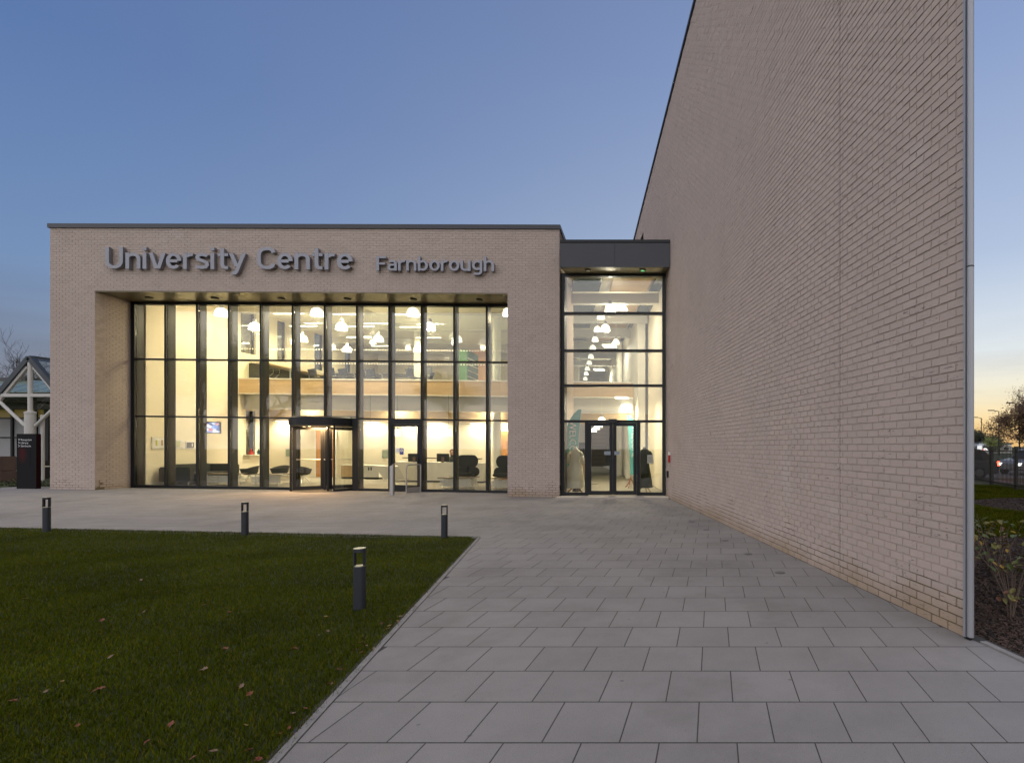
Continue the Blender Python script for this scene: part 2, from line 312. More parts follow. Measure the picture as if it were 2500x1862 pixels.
for j in range(40):       # strips north of the lawn follow the rise
    y0 = 9.25+j*.21; y1 = y0+.21
    for i in range(20):
        p = -4.675+1.2*(i-15); q = min(p+1.2, wx(y0)+.14)
        if p >= q: continue
        ya, yb = max(y0, ly(p)), max(y0, ly(q)); yc, yd = max(y1, ly(q)), max(y1, ly(p))
        if yd-ya < 1e-4 and yc-yb < 1e-4: continue
        b.add([(p, ya, gz(p, ya)-.0018), (q, yb, gz(q, yb)-.0018), (q, yc, gz(q, yc)-.0018), (p, yd, gz(p, yd)-.0018)], [(0, 1, 2, 3)])
paving = b.build('pavement', M_joint, kind='structure')
SW, SD, GAP = .408, .450, .0085
slabs = []
def clipx(row_y0, row_y1, side):
    return None
def slabpoly(x0, x1, y0, y1):
    """rectangle clipped by the lawn edges and the long wall"""
    poly = [(x0, y0), (x1, y0), (x1, y1), (x0, y1)]
    def clip(poly, f):
        out = []
        for i in range(len(poly)):
            a, c = poly[i], poly[(i+1) % len(poly)]; fa, fc = f(a), f(c)
            if fa >= 0: out.append(a)
            if (fa >= 0) != (fc >= 0):
                t = fa/(fa-fc); out.append((a[0]+(c[0]-a[0])*t, a[1]+(c[1]-a[1])*t))
        return out
    poly = clip(poly, lambda p: (wx(p[1])+(.0 if p[1] > 4.3 else .03))-p[0])
    if not poly: return poly
    if (y0+y1)/2 < 9.25 and x0 > -9:
        poly = clip(poly, lambda p: p[0]-lx(p[1])-.035)
    if poly and x0 < -4.0: poly = clip(poly, lambda p: p[1]-ly(p[0])-.02 if p[0] < -4.02 else 1)
    return poly
row = 0; y = 2.816-.45*14
while y < 17.6:
    off = -.079 if (row % 2 == 0) else .125
    x1lim = wx(y)+.4; x0lim = lx(y+SD)-.5 if y+SD < 9.25 else -22.6
    k = math.floor((x0lim-off)/SW)
    jog = random.uniform(-.004, .004)
    while off+k*SW < x1lim:
        xa = off+k*SW; k += 1
        if y > 15.6 and xa > -4.6: continue
        pl = slabpoly(xa+.003+jog, xa+SW-.003+jog, y+GAP*.65, y+SD-GAP*.65)
        if len(pl) < 3: continue
        area = abs(sum(pl[i][0]*pl[(i+1) % len(pl)][1]-pl[(i+1) % len(pl)][0]*pl[i][1] for i in range(len(pl))))/2
        if area < .004: continue
        slabs.append((pl, area))
    y += SD; row += 1
def addslab(bb, pl, org=(0, 0)):
    dz = random.uniform(-.0006, .0010); c = .004; n = len(pl); cx_ = sum(p[0] for p in pl)/n; cy_ = sum(p[1] for p in pl)/n
    z0 = gz(cx_, cy_); bb.tone = random.random()*.99+.005
    lo = [(x-org[0], y-org[1], gz(x, y)-.045) for x, y in pl]; mi = [(x-org[0], y-org[1], gz(x, y)+dz-.0016) for x, y in pl]
    hi = [(x+(cx_-x)*c*3-org[0], y+(cy_-y)*c*3-org[1], gz(x, y)+dz) for x, y in pl]
    bb.add(lo+mi+hi, [tuple(range(2*n, 3*n))]+[(i, (i+1) % n, n+(i+1) % n, n+i) for i in range(n)]+[(n+i, n+(i+1) % n, 2*n+(i+1) % n, 2*n+i) for i in range(n)])
def score(pl, area):
    x = sum(p[0] for p in pl)/len(pl); y = sum(p[1] for p in pl)/len(pl)
    if y < 2.35 or not (-60 < CX+F*x/y < 2560): return 0
    return area/y**3
order = sorted(range(len(slabs)), key=lambda i: -score(*slabs[i]))
near = set(i for i in order[:298] if score(*slabs[i]) > 0); field = MB(); shared = {}
for i, (pl, area) in enumerate(slabs):
    if i in near:
        xo, yo = pl[0]; key = tuple((round(x-xo, 3), round(y-yo, 3)) for x, y in pl)
        zc = gz(sum(p[0] for p in pl)/len(pl), sum(p[1] for p in pl)/len(pl))
        if key not in shared or zc > 1e-4:
            bb = MB(); addslab(bb, pl, (xo, yo)); shared[key] = bb.mesh('slab', M_slab)
        obj('slab', shared[key], paving, loc=(xo, yo, 0))
    else: addslab(field, pl)
field.build('distant_slabs', M_slab, paving, kind='stuff')
# kerbs: thin edging of the lawn, edging of the planting bed beyond the wall's end
kb = MB()
for j in range(14):
    y0 = -3+j*.875; y1 = y0+.868
    kb.tone = random.random()
    kb.hexa([(lx(y0)-.015, y0, -.2), (lx(y0)+.03, y0, -.2), (lx(y1)+.03, y1, -.2), (lx(y1)-.015, y1, -.2), (lx(y0)-.015, y0, .006), (lx(y0)+.03, y0, .006), (lx(y1)+.03, y1, .006), (lx(y1)-.015, y1, .006)])
for j in range(21):
    x0 = -4.05-j*.88; x1 = x0-.87
    q = [(x0, ly(x0)-.02), (x0, ly(x0)+.018), (x1, ly(x1)+.018), (x1, ly(x1)-.02)]
    kb.hexa([(x, y, -.2) for x, y in q]+[(x, y, .005+gz(x, y)) for x, y in q])
for j in range(9):
    y0 = 4.25-j*.9; y1 = y0-.89; d = wx(0)+.035
    q = [(wx(y0)+.035, y0), (wx(y0)+.085, y0), (wx(y1)+.085, y1), (wx(y1)+.035, y1)]
    kb.hexa([(x, y, -.2) for x, y in q]+[(x, y, .012) for x, y in q])
kb.build('kerb_edging', M_kerb, kind='structure')
# ------------------------------------------------------------------ brickwork
def bricks(bb, fn, runs, j0, j1, half=.1025, proud=.009, pick=None, ph=0.0, bl=.206, bh=.075, mj=.010, slope=None):
    """courses j0..j1; runs(j) -> list of (u0,u1) that hold bricks; fn(u,v,d) places a point, d = depth behind the face"""
    out = []
    for j in range(j0, j1):
        v0 = j*bh+mj/2; v1 = (j+1)*bh-mj/2
        o = ph+(bl/2 if j % 2 else 0)
        for a, c in runs(j):
            k = math.floor((a-o)/bl)
            while o+k*bl < c:
                u0 = max(a, o+k*bl)+mj/2*(o+k*bl > a); u1 = min(c, o+(k+1)*bl)-mj/2*(o+(k+1)*bl < c); k += 1
                if u1-u0 > .02: out.append((u0, u1, v0, v1))
    return out
def addbrick(bb, fn, r, proud=.0045):
    u0, u1, v0, v1 = r; e = .0022; j = lambda: random.uniform(-e, e); d = random.uniform(-.0022, .0022)
    bb.tone = random.random()*.998+.001
    q = [(u0+j(), v0+j()), (u1+j(), v0+j()), (u1+j(), v1+j()), (u0+j(), v1+j())]; cu = (u0+u1)/2; cv = (v0+v1)/2
    bb.add([fn(a, c, proud+.006) for a, c in q]+[fn(a+(.003 if a < cu else -.003), c+(.002 if c < cv else -.002), d) for a, c in q],
           [(4, 5, 6, 7), (0, 1, 5, 4), (1, 2, 6, 5), (2, 3, 7, 6), (3, 0, 4, 7)])
# --- entrance building
HB = 8.175; OU0, OU1, OV1 = 1.45, 14.48, 6.225
hall = thing('entrance_building', 'low cream brick entrance block with a wide recessed glass front and dark roof edge', 'building')
def hbuild(mb, name, mats, parent=None, **k): return mb.build(name, mats, parent or hall, **k)
b = MB()      # mortar backing: front frame pieces, reveals, flank
T = .30
for (a, c, v0, v1) in ((0, OU0, -.3, HB), (OU1, UL, -.3, HB), (OU0, OU1, OV1, HB)): b.box(a, c, .007, T, v0, v1, PF)
b.box(OU0-.3, OU0-.007, T, 1.5, -.3, OV1+.1, PF); b.box(OU1+.007, OU1+.3, T, 1.5, -.3, OV1+.1, PF)
fw = hbuild(b, 'front_wall', M_mortar)
b = MB(); fn = lambda u, v, d: P(u, v, d)
runs = lambda j: [(0, UL)] if j >= 83 else [(0, OU0), (OU1, UL)]
rows = bricks(b, fn, runs, 0, 109)
for r in rows: addbrick(b, fn, r)
fnl = lambda s, v, d: P(OU0-d, v, s)
for r in bricks(b, fnl, lambda j: [(0, 1.24)], 0, 83, ph=.05): addbrick(b, fnl, r)
fnr = lambda s, v, d: P(OU1+d, v, 1.24-s)
for r in bricks(b, fnr, lambda j: [(0, 1.24)], 0, 83, ph=.05): addbrick(b, fnr, r)
fnf = lambda s, v, d: P(UL-d, v, s)      # right flank above the link roof
for r in bricks(b, fnf, lambda j: [(0, 3.0)], 0, 109): addbrick(b, fnf, r)
o = b.build('bricks', M_brick, fw); o['kind'] = 'stuff'
b = MB(); b.box(.0, .3, T, 12, 0, HB, PF); b.box(UL-.3, UL-.007, T, 3.2, -.3, HB, PF); hbuild(b, 'flank_wall', M_mortar)
b = MB(); b.box(-.05, UL+.03, -.04, .34, HB, HB+.13, PF); b.box(UL-.28, UL+.03, .34, 11.5, HB-.02, HB+.13, PF); b.box(-.05, .3, .34, 11.5, HB, HB+.13, PF)
hbuild(b, 'coping', M_cap)
b = MB(); b.box(.3, UL-.3, T, 18.5, 7.75, 7.9, PF); hbuild(b, 'flat_roof', M_asphalt)
# recess soffit in panels
sp = [OU0]+[FP(733.9-(733.9-581)*k, 716, .1)[0] for k in (0,)]+[]
cuts = [OU0, 3.6, 5.75, 7.90, 10.05, 12.2, OU1]
for a, c in zip(cuts[:-1], cuts[1:]):
    b = MB(); b.box(a+.004, c-.004, .012, 1.30, OV1-.03, OV1+.02, PF); hbuild(b, 'soffit_panel', M_soffit)
for k in range(7):
    u, v = FP(364+k*161.4, 728, .62)
    b = MB(); q = P(u, OV1-.03, .62); b.lathe([(.085, -.035), (.10, -.03), (.10, .0), (.085, .0)], 20, q); hbuild(b, 'downlight', M_frame)
# curtain wall
GW = 1.22; MU0 = 1.524; MP = 1.0854; MS = [MU0+MP*i for i in range(13)]
for u in MS:
    b = MB(); b.box(u-.012, u+.052, GW-.05, GW-.004, 0, 6.16, PF); b.box(u-.006, u+.046, GW+.03, GW+.33, 0, 6.19, PF); hbuild(b, 'mullion', M_frame)
VT = [.0, 2.38, 4.29, 6.14]
DRM = (6.69, 9.07)        # revolving door bay
for r in range(3):
    for i in range(12):
        ua = MS[i]+.053; ub = MS[i+1]-.013
        if r == 0 and i in (5, 6, 8): continue       # doors stand in these bays
        if ub-ua < .1: continue
        b = MB(); b.box(ua, ub, GW-.004, GW+.02, VT[r]+.05, VT[r+1]-.03, PF); hbuild(b, 'pane', M_glass)
for vv, hgt in ((.0, .10), (2.35, .065), (4.26, .065), (6.11, .10)):
    for i in range(12):
        ua = MS[i]+.053; ub = MS[i+1]-.013
        if vv == 0 and i in (5, 6, 8): continue
        b = MB(); b.box(ua, ub, GW-.045, GW-.006, vv, vv+hgt*.8, PF); b.box(ua, ub, GW+.025, GW+.12, vv, vv+hgt*.8, PF); hbuild(b, 'transom', M_frame)
# thin edge between left reveal and frame
b = MB(); b.box(OU0, MU0-.013, GW-.06, GW+.1, 0, 6.19, PF); hbuild(b, 'jamb_filler', M_frame)
b = MB(); b.box(OU0, OU1, GW-.06, GW+.4, 6.195, OV1-.032, PF); hbuild(b, 'head_filler', M_frame)
# ------------------------------------------------------------------ single door in bay 8
def leaf(parent, a, c, v0, v1, w0, fr=.075, fn=PF, bottom=.2):
    b = MB(); b.box(a, a+fr, w0, w0+.05, v0, v1, fn); b.box(c-fr, c, w0, w0+.05, v0, v1, fn); b.box(a+fr, c-fr, w0, w0+.05, v1-fr, v1, fn); b.box(a+fr, c-fr, w0, w0+.05, v0, v0+bottom, fn)
    o = b.build('door_frame', M_frame, parent)
    g = MB(); g.box(a+fr, c-fr, w0+.018, w0+.030, v0+bottom, v1-fr, fn); g.build('door_pane', M_glass, o)
    return o
door = thing('side_door', 'single black framed glass door to the right of the revolving door', 'door')
a, c = MS[8]+.053, MS[9]-.013
b = MB(); b.box(a, a+.04, GW-.05, GW+.1, 0, 2.35, PF); b.box(c-.04, c, GW-.05, GW+.1, 0, 2.35, PF); b.box(a+.04, c-.04, GW-.05, GW+.1, 2.22, 2.35, PF); b.build('jamb', M_frame, door)
leaf(door, a+.045, c-.045, .012, 2.215, GW-.03)
b = MB(); hh = c-.09; b.box(hh-.01, hh+.02, GW-.10, GW-.07, .95, 1.16, PF); b.box(hh-.01, hh+.02, GW-.10, GW-.07, .74, .88, PF); b.box(hh-.0, hh+.01, GW-.07, GW-.03, 1.0, 1.1, PF); b.build('handle', M_black, door)
def flat_text(txt, size, fnp, m, name, parent=None, ext=0, bold=0, align='LEFT', **k):
    """lettering: font outline -> mesh, placed by fnp(x, y, depth)"""
    cu = bpy.data.curves.new(name, 'FONT'); cu.body = txt; cu.size = size; cu.extrude = ext; cu.offset = bold; cu.align_x = align; cu.resolution_u = 3
    o = bpy.data.objects.new(name, cu); COL.objects.link(o); bpy.context.view_layer.update()
    me = bpy.data.meshes.new_from_object(o.evaluated_get(bpy.context.evaluated_depsgraph_get())); bpy.data.objects.remove(o)
    for v in me.vertices: v.co = fnp(*v.co)
    me.materials.clear(); me.materials.append(m); me.name = name
    return obj(name, me, parent, **k)
M_bluesign = mat('blue_sign', (.02, .04, .28), .5); M_paper = mat('white_paper', (.75, .75, .75), .7); M_ink = mat('dark_ink', (.03, .03, .05), .7)
sg = thing('door_sign', 'small blue and white safety sign stuck on the single glass door', 'sign')
u0, v1 = FP(966, 1093.5, GW-.04); u1, v0 = FP(985, 1108, GW-.04); um = u0+(u1-u0)*.5
b = MB(); b.box(u0, um-.01, GW-.034, GW-.032, v0+.05, v1, PF); b.build('notice', M_paper, sg)
b = MB(); b.box(um, u1, GW-.034, GW-.032, v0-.02, v1, PF); b.build('blue_panel', M_bluesign, sg)
b = MB(); cu_, cv_ = (um+u1)/2, v0+(v1-v0)*.62; b.add([P(cu_+.045*math.cos(t*.4), cv_+.055*math.sin(t*.4), GW-.036) for t in range(16)], [tuple(range(16))]); b.build('white_disc', M_paper, sg)
b = MB(); b.box(cu_-.008, cu_+.008, GW-.040, GW-.038, cv_-.035, cv_+.035, PF); b.build('exclamation_bar', M_bluesign, sg)
# ------------------------------------------------------------------ revolving door
rd = thing('revolving_door', 'black framed revolving door with curved drum at the centre of the glass front', 'revolving door')
uc, wc, R = (MS[5]+MS[7])/2-.02, GW+.12, .94; RC = P(uc, 0, wc)
def ring(b, r0, r1, z0, z1, a0, a1, n=28):
    for i in range(n):
        t0 = a0+(a1-a0)*i/n; t1 = a0+(a1-a0)*(i+1)/n
        q = [(r0, t0), (r1, t0), (r1, t1), (r0, t1)]
        b.hexa([(RC.x+r*math.cos(t), RC.y+r*math.sin(t), RC.z+z0) for r, t in q]+[(RC.x+r*math.cos(t), RC.y+r*math.sin(t), RC.z+z1) for r, t in q])
b = MB(); b.lathe([(R+.06, 2.14), (R+.06, 2.37), (R-.02, 2.42)], 48, RC); b.build('canopy_drum', M_frame, rd, smooth=False)
b = MB(); ring(b, .0001, R, 2.10, 2.14, 0, 2*math.pi, 32); b.build('drum_ceiling', M_soffit, rd)
b = MB(); ring(b, .001, R+.05, -.005, .012, 0, 2*math.pi, 32); b.build('floor_ring', mat('dark_mat', (.06, .055, .05), .9), rd)
for a0, a1 in ((math.radians(178), math.radians(222)), (math.radians(-42), math.radians(2))):
    g = MB(); ring(g, R-.005, R+.005, .07, 2.14, a0, a1, 10); g.build('curved_pane', M_glass, rd)
    b = MB(); ring(b, R-.025, R+.025, 0, .07, a0, a1, 10)
    for t in (a0, a1): ring(b, R-.03, R+.03, .0, 2.14, t-.02, t+.02, 1)
    b.build('drum_frame', M_frame, rd)
b = MB(); b.lathe([(.05, 0), (.05, 2.12)], 12, RC); b.build('centre_post', M_frame, rd)
for k in range(4):
    t = math.radians(38+90*k); d = Vector((math.cos(t), math.sin(t), 0)); nrm = Vector((-d.y, d.x, 0))
    fnw = lambda x, y, z, d=d, nrm=nrm: RC+d*x+nrm*y+Vector((0, 0, z))
    wgp = leaf(rd, .07, R-.05, .03, 2.09, -.02, .09, lambda a, b_, c_, f=fnw: f(a, b_, c_), .12); wgp.name = 'wing'
    h = MB(); h.bar(fnw(.12, -.07, 1.02), fnw(R-.12, -.07, 1.02), .014); h.build('push_bar', M_chrome, wgp)
for a_, c_ in ((MS[5]+.053, uc-R-.03), (uc+R+.03, MS[7]-.013)): b = MB(); b.box(a_, c_, GW-.05, GW+.08, 0, 2.35, PF); b.build('side_post', M_frame, rd)
b = MB(); b.box(MS[5]+.053, MS[7]-.013, GW+.0, GW+.06, 2.43, 2.46, PF); b.build('head_trim', M_frame, rd)
# wings use the same frame function order (along, across, up)
# ------------------------------------------------------------------ long side wall with sloping roof edge
side = thing('tall_brick_building', 'tall cream brick building with a long blank side wall and sloping roof edge', 'building')
FW = lambda s, v, d: A0+TW*s+Vector((0, 0, v))+Vector((TW.y, -TW.x, 0))*d
S_of = lambda Y: (Y-A0.y)/TW.y
ztop = lambda s: 12.33-.1644*((A0.y+TW.y*s)-12.95)
SL = S_of(27.0); SK = S_of(16.55); SJ = S_of(4323/(2050.4-1364.8))
wins = [(S_of(21.0), S_of(21.9), 8.6, 9.95)]
b = MB()
def quadwall(b, s0, s1, z0f, z1f, d0, d1, ch=0):      # ch: the near end is cut back, the building's end face turns away
    b.hexa([FW(s0, z0f(s0), d0), FW(s1, z0f(s1), d0), FW(s1, z0f(s1), d1), FW(s0+ch, z0f(s0), d1), FW(s0, z1f(s0), d0), FW(s1, z1f(s1), d0), FW(s1, z1f(s1), d1), FW(s0+ch, z1f(s0), d1)])
quadwall(b, .02, SK, lambda s: -.3, lambda s: ztop(s)-.02, .007, .30, .42)
w0s, w1s, wz0, wz1 = wins[0]
quadwall(b, SK, w0s, lambda s: 7.4, lambda s: ztop(s)-.02, .007, .30); quadwall(b, w1s, SL, lambda s: 7.4, lambda s: ztop(s)-.02, .007, .30)
quadwall(b, w0s, w1s, lambda s: wz1, lambda s: ztop(s)-.02, .007, .30); quadwall(b, w0s, w1s, lambda s: 7.4, lambda s: wz0, .007, .30)
sw = b.build('side_wall', M_mortar, side)
def runs(j):
    z = j*.075; out = []
    smax = min(SL, max(0, (12.33-(z+.075)-.02)/.1644+12.95-A0.y)/TW.y) if z+.075 > ztop(SL)-.02 else SL
    lim = SK if z < 7.45 else smax
    lim = min(lim, smax)
    segs = [(.02, lim)]
    if z > wz0-.01 and z < wz1: segs = [(.02, min(lim, w0s)), (w1s, lim)]
    for a, c in segs:
        if a < SJ < c: out += [(a, SJ-.005), (SJ+.005, c)]
        elif c > a+.03: out.append((a, c))
    return out
rows = bricks(None, FW, runs, 0, 185, ph=.02)
def bscore(r):
    s = (r[0]+r[1])/2; v = (r[2]+r[3])/2; p = FW(s, v, 0); py = HY-F*(v-EYE)/p.y; pxx = CX+F*p.x/p.y
    if py < -5 or py > 1870 or pxx > 2500: return 0
    return (r[1]-r[0])/p.y**3
order = sorted(range(len(rows)), key=lambda i: -bscore(rows[i])); near = set(order[:298]); far = MB()
variants = {}
for i, r in enumerate(rows):
    if i in near:
        L_ = round(r[1]-r[0], 3); vv = random.randrange(5)
        if (L_, vv) not in variants:
            bb = MB(); f0 = lambda s, v, d: Vector((TW.x*s, TW.y*s, v))+Vector((TW.y, -TW.x, 0))*d
            addbrick(bb, f0, (0, L_, 0, .065)); bb.t = [.0]*len(bb.t); variants[(L_, vv)] = bb.mesh('brick', M_brick)
        obj('brick', variants[(L_, vv)], sw, loc=FW(r[0], r[2], 0))
    else: addbrick(far, FW, r)
o = far.build('distant_bricks', M_brick, sw); o['kind'] = 'stuff'
b = MB(); quadwall(b, SJ-.004, SJ+.004, lambda s: 0, lambda s: ztop(s)-.03, .003, .009); b.build('movement_joint', mat('dark_sealant', (.10, .088, .08), .8), side)
b = MB(); quadwall(b, -.03, SL, lambda s: ztop(s)-.02, lambda s: ztop(s)+.07, -.04, .4, .5); b.build('roof_edge', M_cap, side)
b = MB(); quadwall(b, w0s, w1s, lambda s: wz0, lambda s: wz1, .12, .14); o = b.build('window', glassmat('dark_window_glass', (.05, .06, .07), 1.2, .05), side)
b = MB()
for s0, s1 in ((w0s, w0s+.05), (w1s-.05, w1s)): quadwall(b, s0, s1, lambda s: wz0, lambda s: wz1, .07, .119)
b.build('window_frame', M_frame, o)
# body of the building behind the wall (its end face turns away from the court)
b = MB(); nrm = Vector((TW.y, -TW.x, 0)); pa = A0+nrm*.31+TW*.5; pb = FW(SK-.1, 0, .31); pc = Vector((8.0, 24, 0))
for p in (pa, pb, pc): pass
zt = lambda p: 12.33-.1644*(p.y-12.95)-.1
b.add([(p.x, p.y, -.2) for p in (pa, pb, pc)]+[(p.x, p.y, zt(p)) for p in (pa, pb, pc)], [(0, 2, 1), (3, 4, 5), (0, 1, 4, 3), (1, 2, 5, 4), (2, 0, 3, 5)])
pd = FW(SL, 0, .31); pe = Vector((8.6, 27, 0))
b.add([(p.x, p.y, 7.6) for p in (pb, pd, pe, pc)]+[(p.x, p.y, zt(p)) for p in (pb, pd, pe, pc)], [(0, 3, 2, 1), (4, 5, 6, 7), (0, 1, 5, 4), (1, 2, 6, 5), (2, 3, 7, 6), (3, 0, 4, 7)])
b.build('building_body', M_mortar, side)
# steel corner trim and rainwater pipe at the near end
M_pipe = mat('dull_stainless', (.33, .34, .36), .4, metal=.3)
pp = thing('rainwater_pipe', 'tall stainless steel pipe on the near corner of the brick wall', 'pipe')
c0 = A0+TW*-.03
b = MB(); q = FW(-.02, 0, -.005); b.hexa([FW(s, v, d) for v in (0.0, 13.6) for s, d in ((.02, -.012), (-.045, -.012), (-.035, .02), (.02, .02))]); b.build('corner_trim', M_frame, pp)
b = MB(); b.hexa([FW(s, v, d) for v in (.02, 13.5) for s, d in ((.012, -.03), (-.014, -.03), (-.014, -.012), (.012, -.012))]); b.build('channel', M_pipe, pp)
for z0, z1 in ((.03, 2.985), (2.995, 6.5), (6.51, 10.0), (10.01, 13.5)):
    b = MB(); q = FW(-.045, 0, -.006); b.lathe([(.026, z0), (.026, z1)], 24, q, False); b.build('pipe_length', M_pipe, pp, smooth=True)
for z in (2.99, 6.505, 10.005):
    b = MB(); b.lathe([(.0275, z-.003), (.0275, z+.003)], 24, FW(-.045, 0, -.006)); b.build('joint_ring', M_frame, pp)
# ------------------------------------------------------------------ sign letters
sign = thing('name_sign', 'raised metal lettering reading University Centre Farnborough on the brick front', 'sign')
def arc(cx, cy, rx, ry, a0, a1, n=12): return [(cx+rx*math.cos(math.radians(a0+(a1-a0)*k/n)), cy+ry*math.sin(math.radians(a0+(a1-a0)*k/n))) for k in range(n+1)]
ARCH = [(.14, .52)]+arc(.28, .462, .205, .205, 150, 0, 8)+[(.485, 0)]
GLYPH = {   # centre lines of a plain industrial sans serif; capitals 1 high, stroke .15: (advance, [paths])
 'U': (.74, [[(.075, 1)]+arc(.33, .33, .255, .255, 180, 360)+[(.585, 1)]]),
 'n': (.63, [[(.075, 0), (.075, .74)], ARCH]), 'h': (.63, [[(.075, 0), (.075, 1)], ARCH]),
 'i': (.27, [[(.075, 0), (.075, .74)], [(.075, .86), (.075, 1)]]),
 'v': (.58, [[(.035, .74), (.215, .085), (.325, .085), (.505, .74)]]),
 'e': (.62, [arc(.285, .37, .21, .295, 0, 318, 22), [(.15, .37), (.56-.14, .37)]]),
 'r': (.44, [[(.075, 0), (.075, .74)], [(.14, .52)]+arc(.30, .45, .21, .215, 150, 72, 6)]),
 's': (.56, [[(.44, .585), (.38, .645), (.26, .667), (.14, .645), (.085, .555), (.115, .455), (.22, .405), (.33, .355), (.425, .295), (.445, .19), (.385, .10), (.26, .073), (.13, .09), (.06, .16)]]),
 't': (.44, [[(.16, .95), (.16, .22), (.19, .12), (.26, .075), (.37, .075)], [(.0, .665), (.085, .665)], [(.235, .665), (.37, .665)]]),
 'y': (.57, [[(.51, .74), (.245, -.08), (.19, -.17), (.07, -.19)], [(.035, .74), (.245, .13)]]),
 'C': (.72, [[(.60, .74), (.56, .86), (.46, .92), (.33, .925), (.20, .89), (.11, .79), (.08, .66), (.075, .5), (.08, .34), (.11, .21), (.20, .11), (.33, .075), (.46, .08), (.56, .14), (.60, .26)]]),
 'F': (.60, [[(.075, 0), (.075, 1)], [(.151, .925), (.54, .925)], [(.151, .49), (.47, .49)]]),
 'a': (.58, [[(.09, .62), (.17, .662), (.28, .667), (.39, .635), (.445, .54), (.445, 0)], [(.368, .41), (.22, .41), (.11, .36), (.08, .24), (.11, .12), (.21, .073), (.31, .082), (.368, .13)]]),
 'b': (.63, [[(.075, 0), (.075, 1)], [(.14, .60)]+arc(.28, .37, .205, .295, 125, -125, 16)+[(.14, .14)]]),
 'o': (.62, [arc(.285, .37, .21, .295, 0, 360, 24)]),
 'u': (.63, [[(.485, 0), (.485, .74)], [(.075, .74)]+arc(.28, .278, .205, .205, 180, 330, 8)+[(.42, .22)]]),
 'g': (.63, [[(.485, .74), (.485, -.04), (.45, -.14), (.36, -.19), (.22, -.195), (.10, -.16)], [(.42, .60)]+arc(.28, .40, .205, .265, 55, 305, 16)+[(.42, .20)]])}
def ribbon(b, pts, w, fnp, d0, d1):
    n = len(pts); closed = math.dist(pts[0], pts[-1]) < 1e-6; Ls = []
    for i, p in enumerate(pts):
        a = pts[i-1] if i else (pts[-2] if closed else p); c = pts[i+1] if i < n-1 else (pts[1] if closed else p)
        t1 = Vector((p[0]-a[0], p[1]-a[1])); t2 = Vector((c[0]-p[0], c[1]-p[1]))
        t1 = t1.normalized() if t1.length > 1e-9 else t2.normalized(); t2 = t2.normalized() if t2.length > 1e-9 else t1
        m = (t1+t2).normalized(); k = 1/max(.35, m.dot(t1)); nn = Vector((-m.y, m.x))*w/2*k; Ls.append(((p[0]+nn.x, p[1]+nn.y), (p[0]-nn.x, p[1]-nn.y)))
    vs = [];
    for l, r in Ls: vs += [fnp(*l, d0), fnp(*r, d0), fnp(*r, d1), fnp(*l, d1)]
    fs = []
    for i in range(n-1):
        q = 4*i; fs += [(q, q+1, q+5, q+4), (q+1, q+2, q+6, q+5), (q+2, q+3, q+7, q+6), (q+3, q, q+4, q+7)]
    if not closed: fs += [(3, 2, 1, 0), (4*n-4, 4*n-3, 4*n-2, 4*n-1)]
    b.add(vs, fs)
def word(txt, x0, x1, ytop, ybase):
    ua, va = FP(x0, ytop, -.13); ub, vb = FP(x1, ybase, -.13); H = va-vb; total = sum(GLYPH[c][0] for c in txt)-.12; kx = (ub-ua)/(total*H); ox = 0
    for ch in txt:
        b = MB()
        for k, path in enumerate(GLYPH[ch][1]):
            f = lambda x, y, d, ox=ox: P(ua+(ox+x)*H*kx, vb+y*H, -.14+d); ribbon(b, path, .137, f, .0+.0012*k, .11)
        b.build('letter', M_letter, sign); ox += GLYPH[ch][0]
word('University', 257, 592, 603, 657.5); word('Centre', 627, 857, 603, 658.5); word('Farnborough', 919, 1204, 625.5, 662)
# ------------------------------------------------------------------ inside the hall
MW, BW, TWD = 5.75, 7.55, 17.5          # depth of gallery edge, ground-floor back wall, far wall upstairs
MV, FV, BV = 4.24, 3.60, 2.98           # gallery floor, bottom of fascia, bottom of deep beam
US = lambda w: 1.62                     # left side wall
b = MB(); b.box(1.5, 18.4, 1.3, 8.0, -.06, .012, PF); b.box(6.5, 18.4, 8.0, 34, -.06, .012, PF); hbuild(b, 'hall_floor', M_carpet)
b = MB(); b.box(1.42, 1.58, 1.56, MW+14, .0, 1.0, PF)
# side wall with one tall slot window below and a row of windows above
def sidewall(b, wa, wb, va, vb): b.box(1.4, 1.60, wa, wb, va, vb, PF)
b = MB()
lw = [(6.15, 6.70)]
uw = [(5.85, 6.75), (8.1, 8.75), (10.9, 11.7), (13.7, 14.4)]
ws = 1.56
for a, c in lw: sidewall(b, ws, a, 0, MV); sidewall(b, a, c, 0, 1.02); sidewall(b, a, c, 2.9, MV); sidewall(b, c, 8.4, 0, MV)
prev = ws
for a, c in uw: sidewall(b, prev, a, MV, 7.3); sidewall(b, a, c, MV, 5.35); sidewall(b, a, c, 7.25, 7.3); prev = c
sidewall(b, prev, 18, MV, 7.3)
hbuild(b, 'side_inner_wall', M_wall)
M_dusk = glassmat('side_window_glass', (.55, .6, .65), 1.5, .12)
for a, c, v0, v1 in [(6.15, 6.70, 1.02, 2.9)]+[(a, c, 5.35, 7.25) for a, c in uw]:
    b = MB(); b.box(1.44, 1.46, a, c, v0, v1, PF); o = hbuild(b, 'side_window', M_dusk)
    b = MB(); b.box(1.42, 1.5, c-.07, c, v0, v1, PF); b.box(1.42, 1.5, a, a+.07, v0, v1, PF); b.build('window_frame', M_frame, o)
b = MB(); b.box(1.6, 1.90, 6.0, 6.95, .99, 1.02, PF); hbuild(b, 'window_sill', M_white)
b = MB(); b.box(1.601, 1.62, 1.6, BW, .0, .12, PF); b.box(1.6, 14.9, BW-.02, BW-.001, 0, .12, PF); hbuild(b, 'skirting', M_white)
